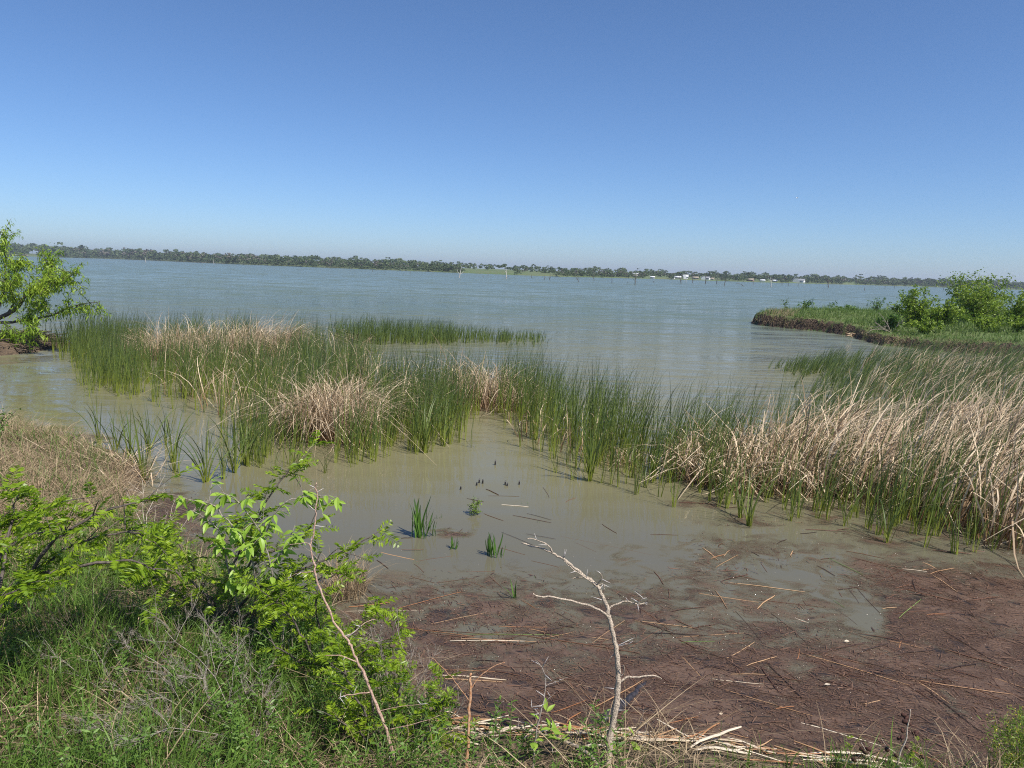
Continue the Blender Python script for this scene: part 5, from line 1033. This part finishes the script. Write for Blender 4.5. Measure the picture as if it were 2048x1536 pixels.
b = ground_hit(180, 1300); dead_brush(b, [PD(x, y, b[1]-.1) for x, y in ((60, 1180), (120, 1160), (180, 1150), (230, 1170), (100, 1230), (250, 1210), (20, 1250))], .003, 'twig_brown', 'brown dead weed clump under the left locust shrub', sub=6, fine=.38, name='dead_weed', cat='dead weed')
b = ground_hit(572, 1350); dead_brush(b, [PD(x, y, b[1]) for x, y in ((570, 1200), (555, 1190), (590, 1195), (575, 1180))], .003, 'drift', 'slender straw stem left of the reddish thorny stem', sub=3, fine=.25, depth=1, name='dead_weed', cat='dead weed')
b = ground_hit(1270, 1496); dead_brush(b, [PD(x, y, b[1]) for x, y in ((1294, 1406), (1310, 1440), (1325, 1470), (1262, 1450))], .0028, 'twig_grey', 'thin grey twig right of the dead sapling foot', sub=3, fine=.3, depth=1)
# dry tussock in the water
c0 = P(690., 1188.)[:2]; n = 330; a = rng.uniform(0, 6.28, n); rad = np.stack([np.cos(a), np.sin(a)], -1); c = c0+rad*np.sqrt(rng.random((n, 1)))*.19; g = Geo()
blades(g, np.c_[c, np.full(n, -.02)], rng.uniform(.2, .56, n), rng.uniform(.004, .007, n), rad*.2*rng.random((n, 1))+rn(n, .12), rad*.4*rng.random((n, 1))+rn(n, .3), 6, .1, 2.5)
tag(g.obj('dry_tussock', M['grass_dry'], None, (c0[0], c0[1], 0)), 'dry straw tussock standing in the water right of the shrubs', 'grass tussock')
g = Geo(); c = samp(poly([(150, 915), (300, 920), (300, 975), (180, 985)]), 160); n = len(c); zz = np.maximum(land(c[:, 0], c[:, 1]), 0)+.03
dead_blades(g, c, np.full(n, .55), rn(n, .9), rn(n, .4), .2, (.008, .014), 5)
tag(g.obj('flattened_reeds', M['dead']), 'flattened straw reeds lying at the left bank edge', 'dead reeds', kind='stuff')
b = ground_hit(-20, 905.); bush(b, .75, 1.1, 8, 700, 'bush_d', 'dark green bushy weed at the left edge of the dry bank', leaf=(.03, .055), name='weed_bush', cat='bush')

# ------------------------------------------------------------------ bottom right plants
b = ground_hit(1790, 1566); Y = b[1]; r = empty('seed_head_plant', b, 'dried plant with dark brown seed pods at the bottom right', 'dried plant')
def pl3(pts): return np.array([PD(x, y, Y) for x, y in pts])-b
for pts, ra in (([(1790, 1566), (1794, 1535), (1801, 1504), (1813, 1477), (1814, 1458), (1819, 1436), (1821, 1419)], .0055), ([(1790, 1566), (1766, 1560), (1749, 1535), (1733, 1504), (1722, 1485)], .003), ([(1797, 1520), (1789, 1504), (1774, 1494), (1763, 1477)], .002), ([(1794, 1535), (1838, 1532), (1838, 1505), (1842, 1495)], .002)):
    q = pl3(pts); tube(Geo(), smooth_path(q, 3), [ra, ra*.5], 6).obj('stem', M['drift'], r)
for x, y in ((1808, 1430), (1813, 1436), (1817, 1448), (1805, 1460), (1829, 1467), (1833, 1465), (1798, 1476), (1804, 1475), (1774, 1499), (1793, 1511), (1813, 1494), (1845, 1514), (1736, 1498), (1724, 1497), (1730, 1505), (1708, 1520), (1810, 1443)):
    q = PD(x, y, Y+rng.normal(0, .015))-b; rt = Matrix.Rotation(rng.uniform(-1, 1), 3, 'Y') @ Matrix.Rotation(rng.uniform(-1, 1), 3, 'Z')
    ellipsoid(Geo(), q, (.019, .010, .013), 8, 5, .5, rt).obj('seed_pod', M['pod'], r)
b = ground_hit(2035, 1600); r = empty('yellow_flower_weed', b, 'green weed with tiny yellow buds at the bottom right corner', 'weed'); gs = Geo(); gl = Geo(); gy = Geo()
for k in range(24):
    tx = rng.uniform(1962, 2110); ty = 1415+abs(tx-2040)*rng.uniform(.2, .9)+rng.uniform(0, 60); e = PD(tx, ty, b[1]+rng.normal(0, .10))-b; pp = smooth_path([np.array([rng.normal(0, .02), rng.normal(0, .02), -.02]), e*.5+[0, 0, .03], e], 4); tube(gs, pp, [.003, .001], 4)
    for j in range(7):
        q = pp[rng.integers(3, len(pp))]; e2 = q+unit(rng.normal(0, 1, 3)+[0, 0, .8])*rng.uniform(.03, .08); tube(gs, [q, (q+e2)/2, e2], [.0012, .0007], 4)
        n = 5; p = q+(e2-q)*rng.uniform(.3, 1.1, (n, 1))+rng.normal(0, .006, (n, 3)); leaf_quads(gy, p, rng.normal(0, 1, (n, 3)), rng.uniform(.006, .010, n), rng.uniform(.005, .008, n))
        n = 9; p = q+rng.normal(0, .02, (n, 3)); leaf_quads(gl, p, rng.normal(0, 1, (n, 3))+[0, 0, .5], rng.uniform(.02, .045, n), rng.uniform(.003, .006, n))
gs.obj('stem', M['ylw_leaf'], r); gl.obj('foliage', M['ylw_leaf'], r, smooth=False); gy.obj('flower', M['yellow'], r, smooth=False)
shrub('young_shoot', 'fresh light green shoot beside the seed pod plant', (1828, 1568), [[(1828, 1566), (1832, 1535), (1826, 1512)], [(1828, 1566), (1845, 1540), (1850, 1525)]], 16, .055, bark='twig_grey', r0=.002, cat='weed')
shrub('young_shoot', 'small reddish tipped shoot left of the seed pod plant', (1700, 1556), [[(1700, 1556), (1698, 1535), (1704, 1518)]], 10, .05, bark='twig_grey', r0=.002, cat='weed')
single_out([ob for ob in bpy.data.objects if ob.get('group') and not ob.get('kind')])
m, t, o = nodes('haze'); pv = N(t, 'ShaderNodeVolumePrincipled'); pv.inputs['Color'].default_value = (.80, .88, 1, 1); pv.inputs['Density'].default_value = 0.00022; pv.inputs['Anisotropy'].default_value = 0.2
t.links.new(pv.outputs[0], o.inputs['Volume'])
hz = box(Geo(), (-5400, -60, -2), (5400, 6600, 45)).obj('haze', m, smooth=False); tag(hz, 'faint blue haze lying over the lake', 'haze', kind='stuff')
print('objects', len(bpy.data.objects), 'tris', sum(len(o.data.polygons)*2 for o in bpy.data.objects if o.type == 'MESH'))
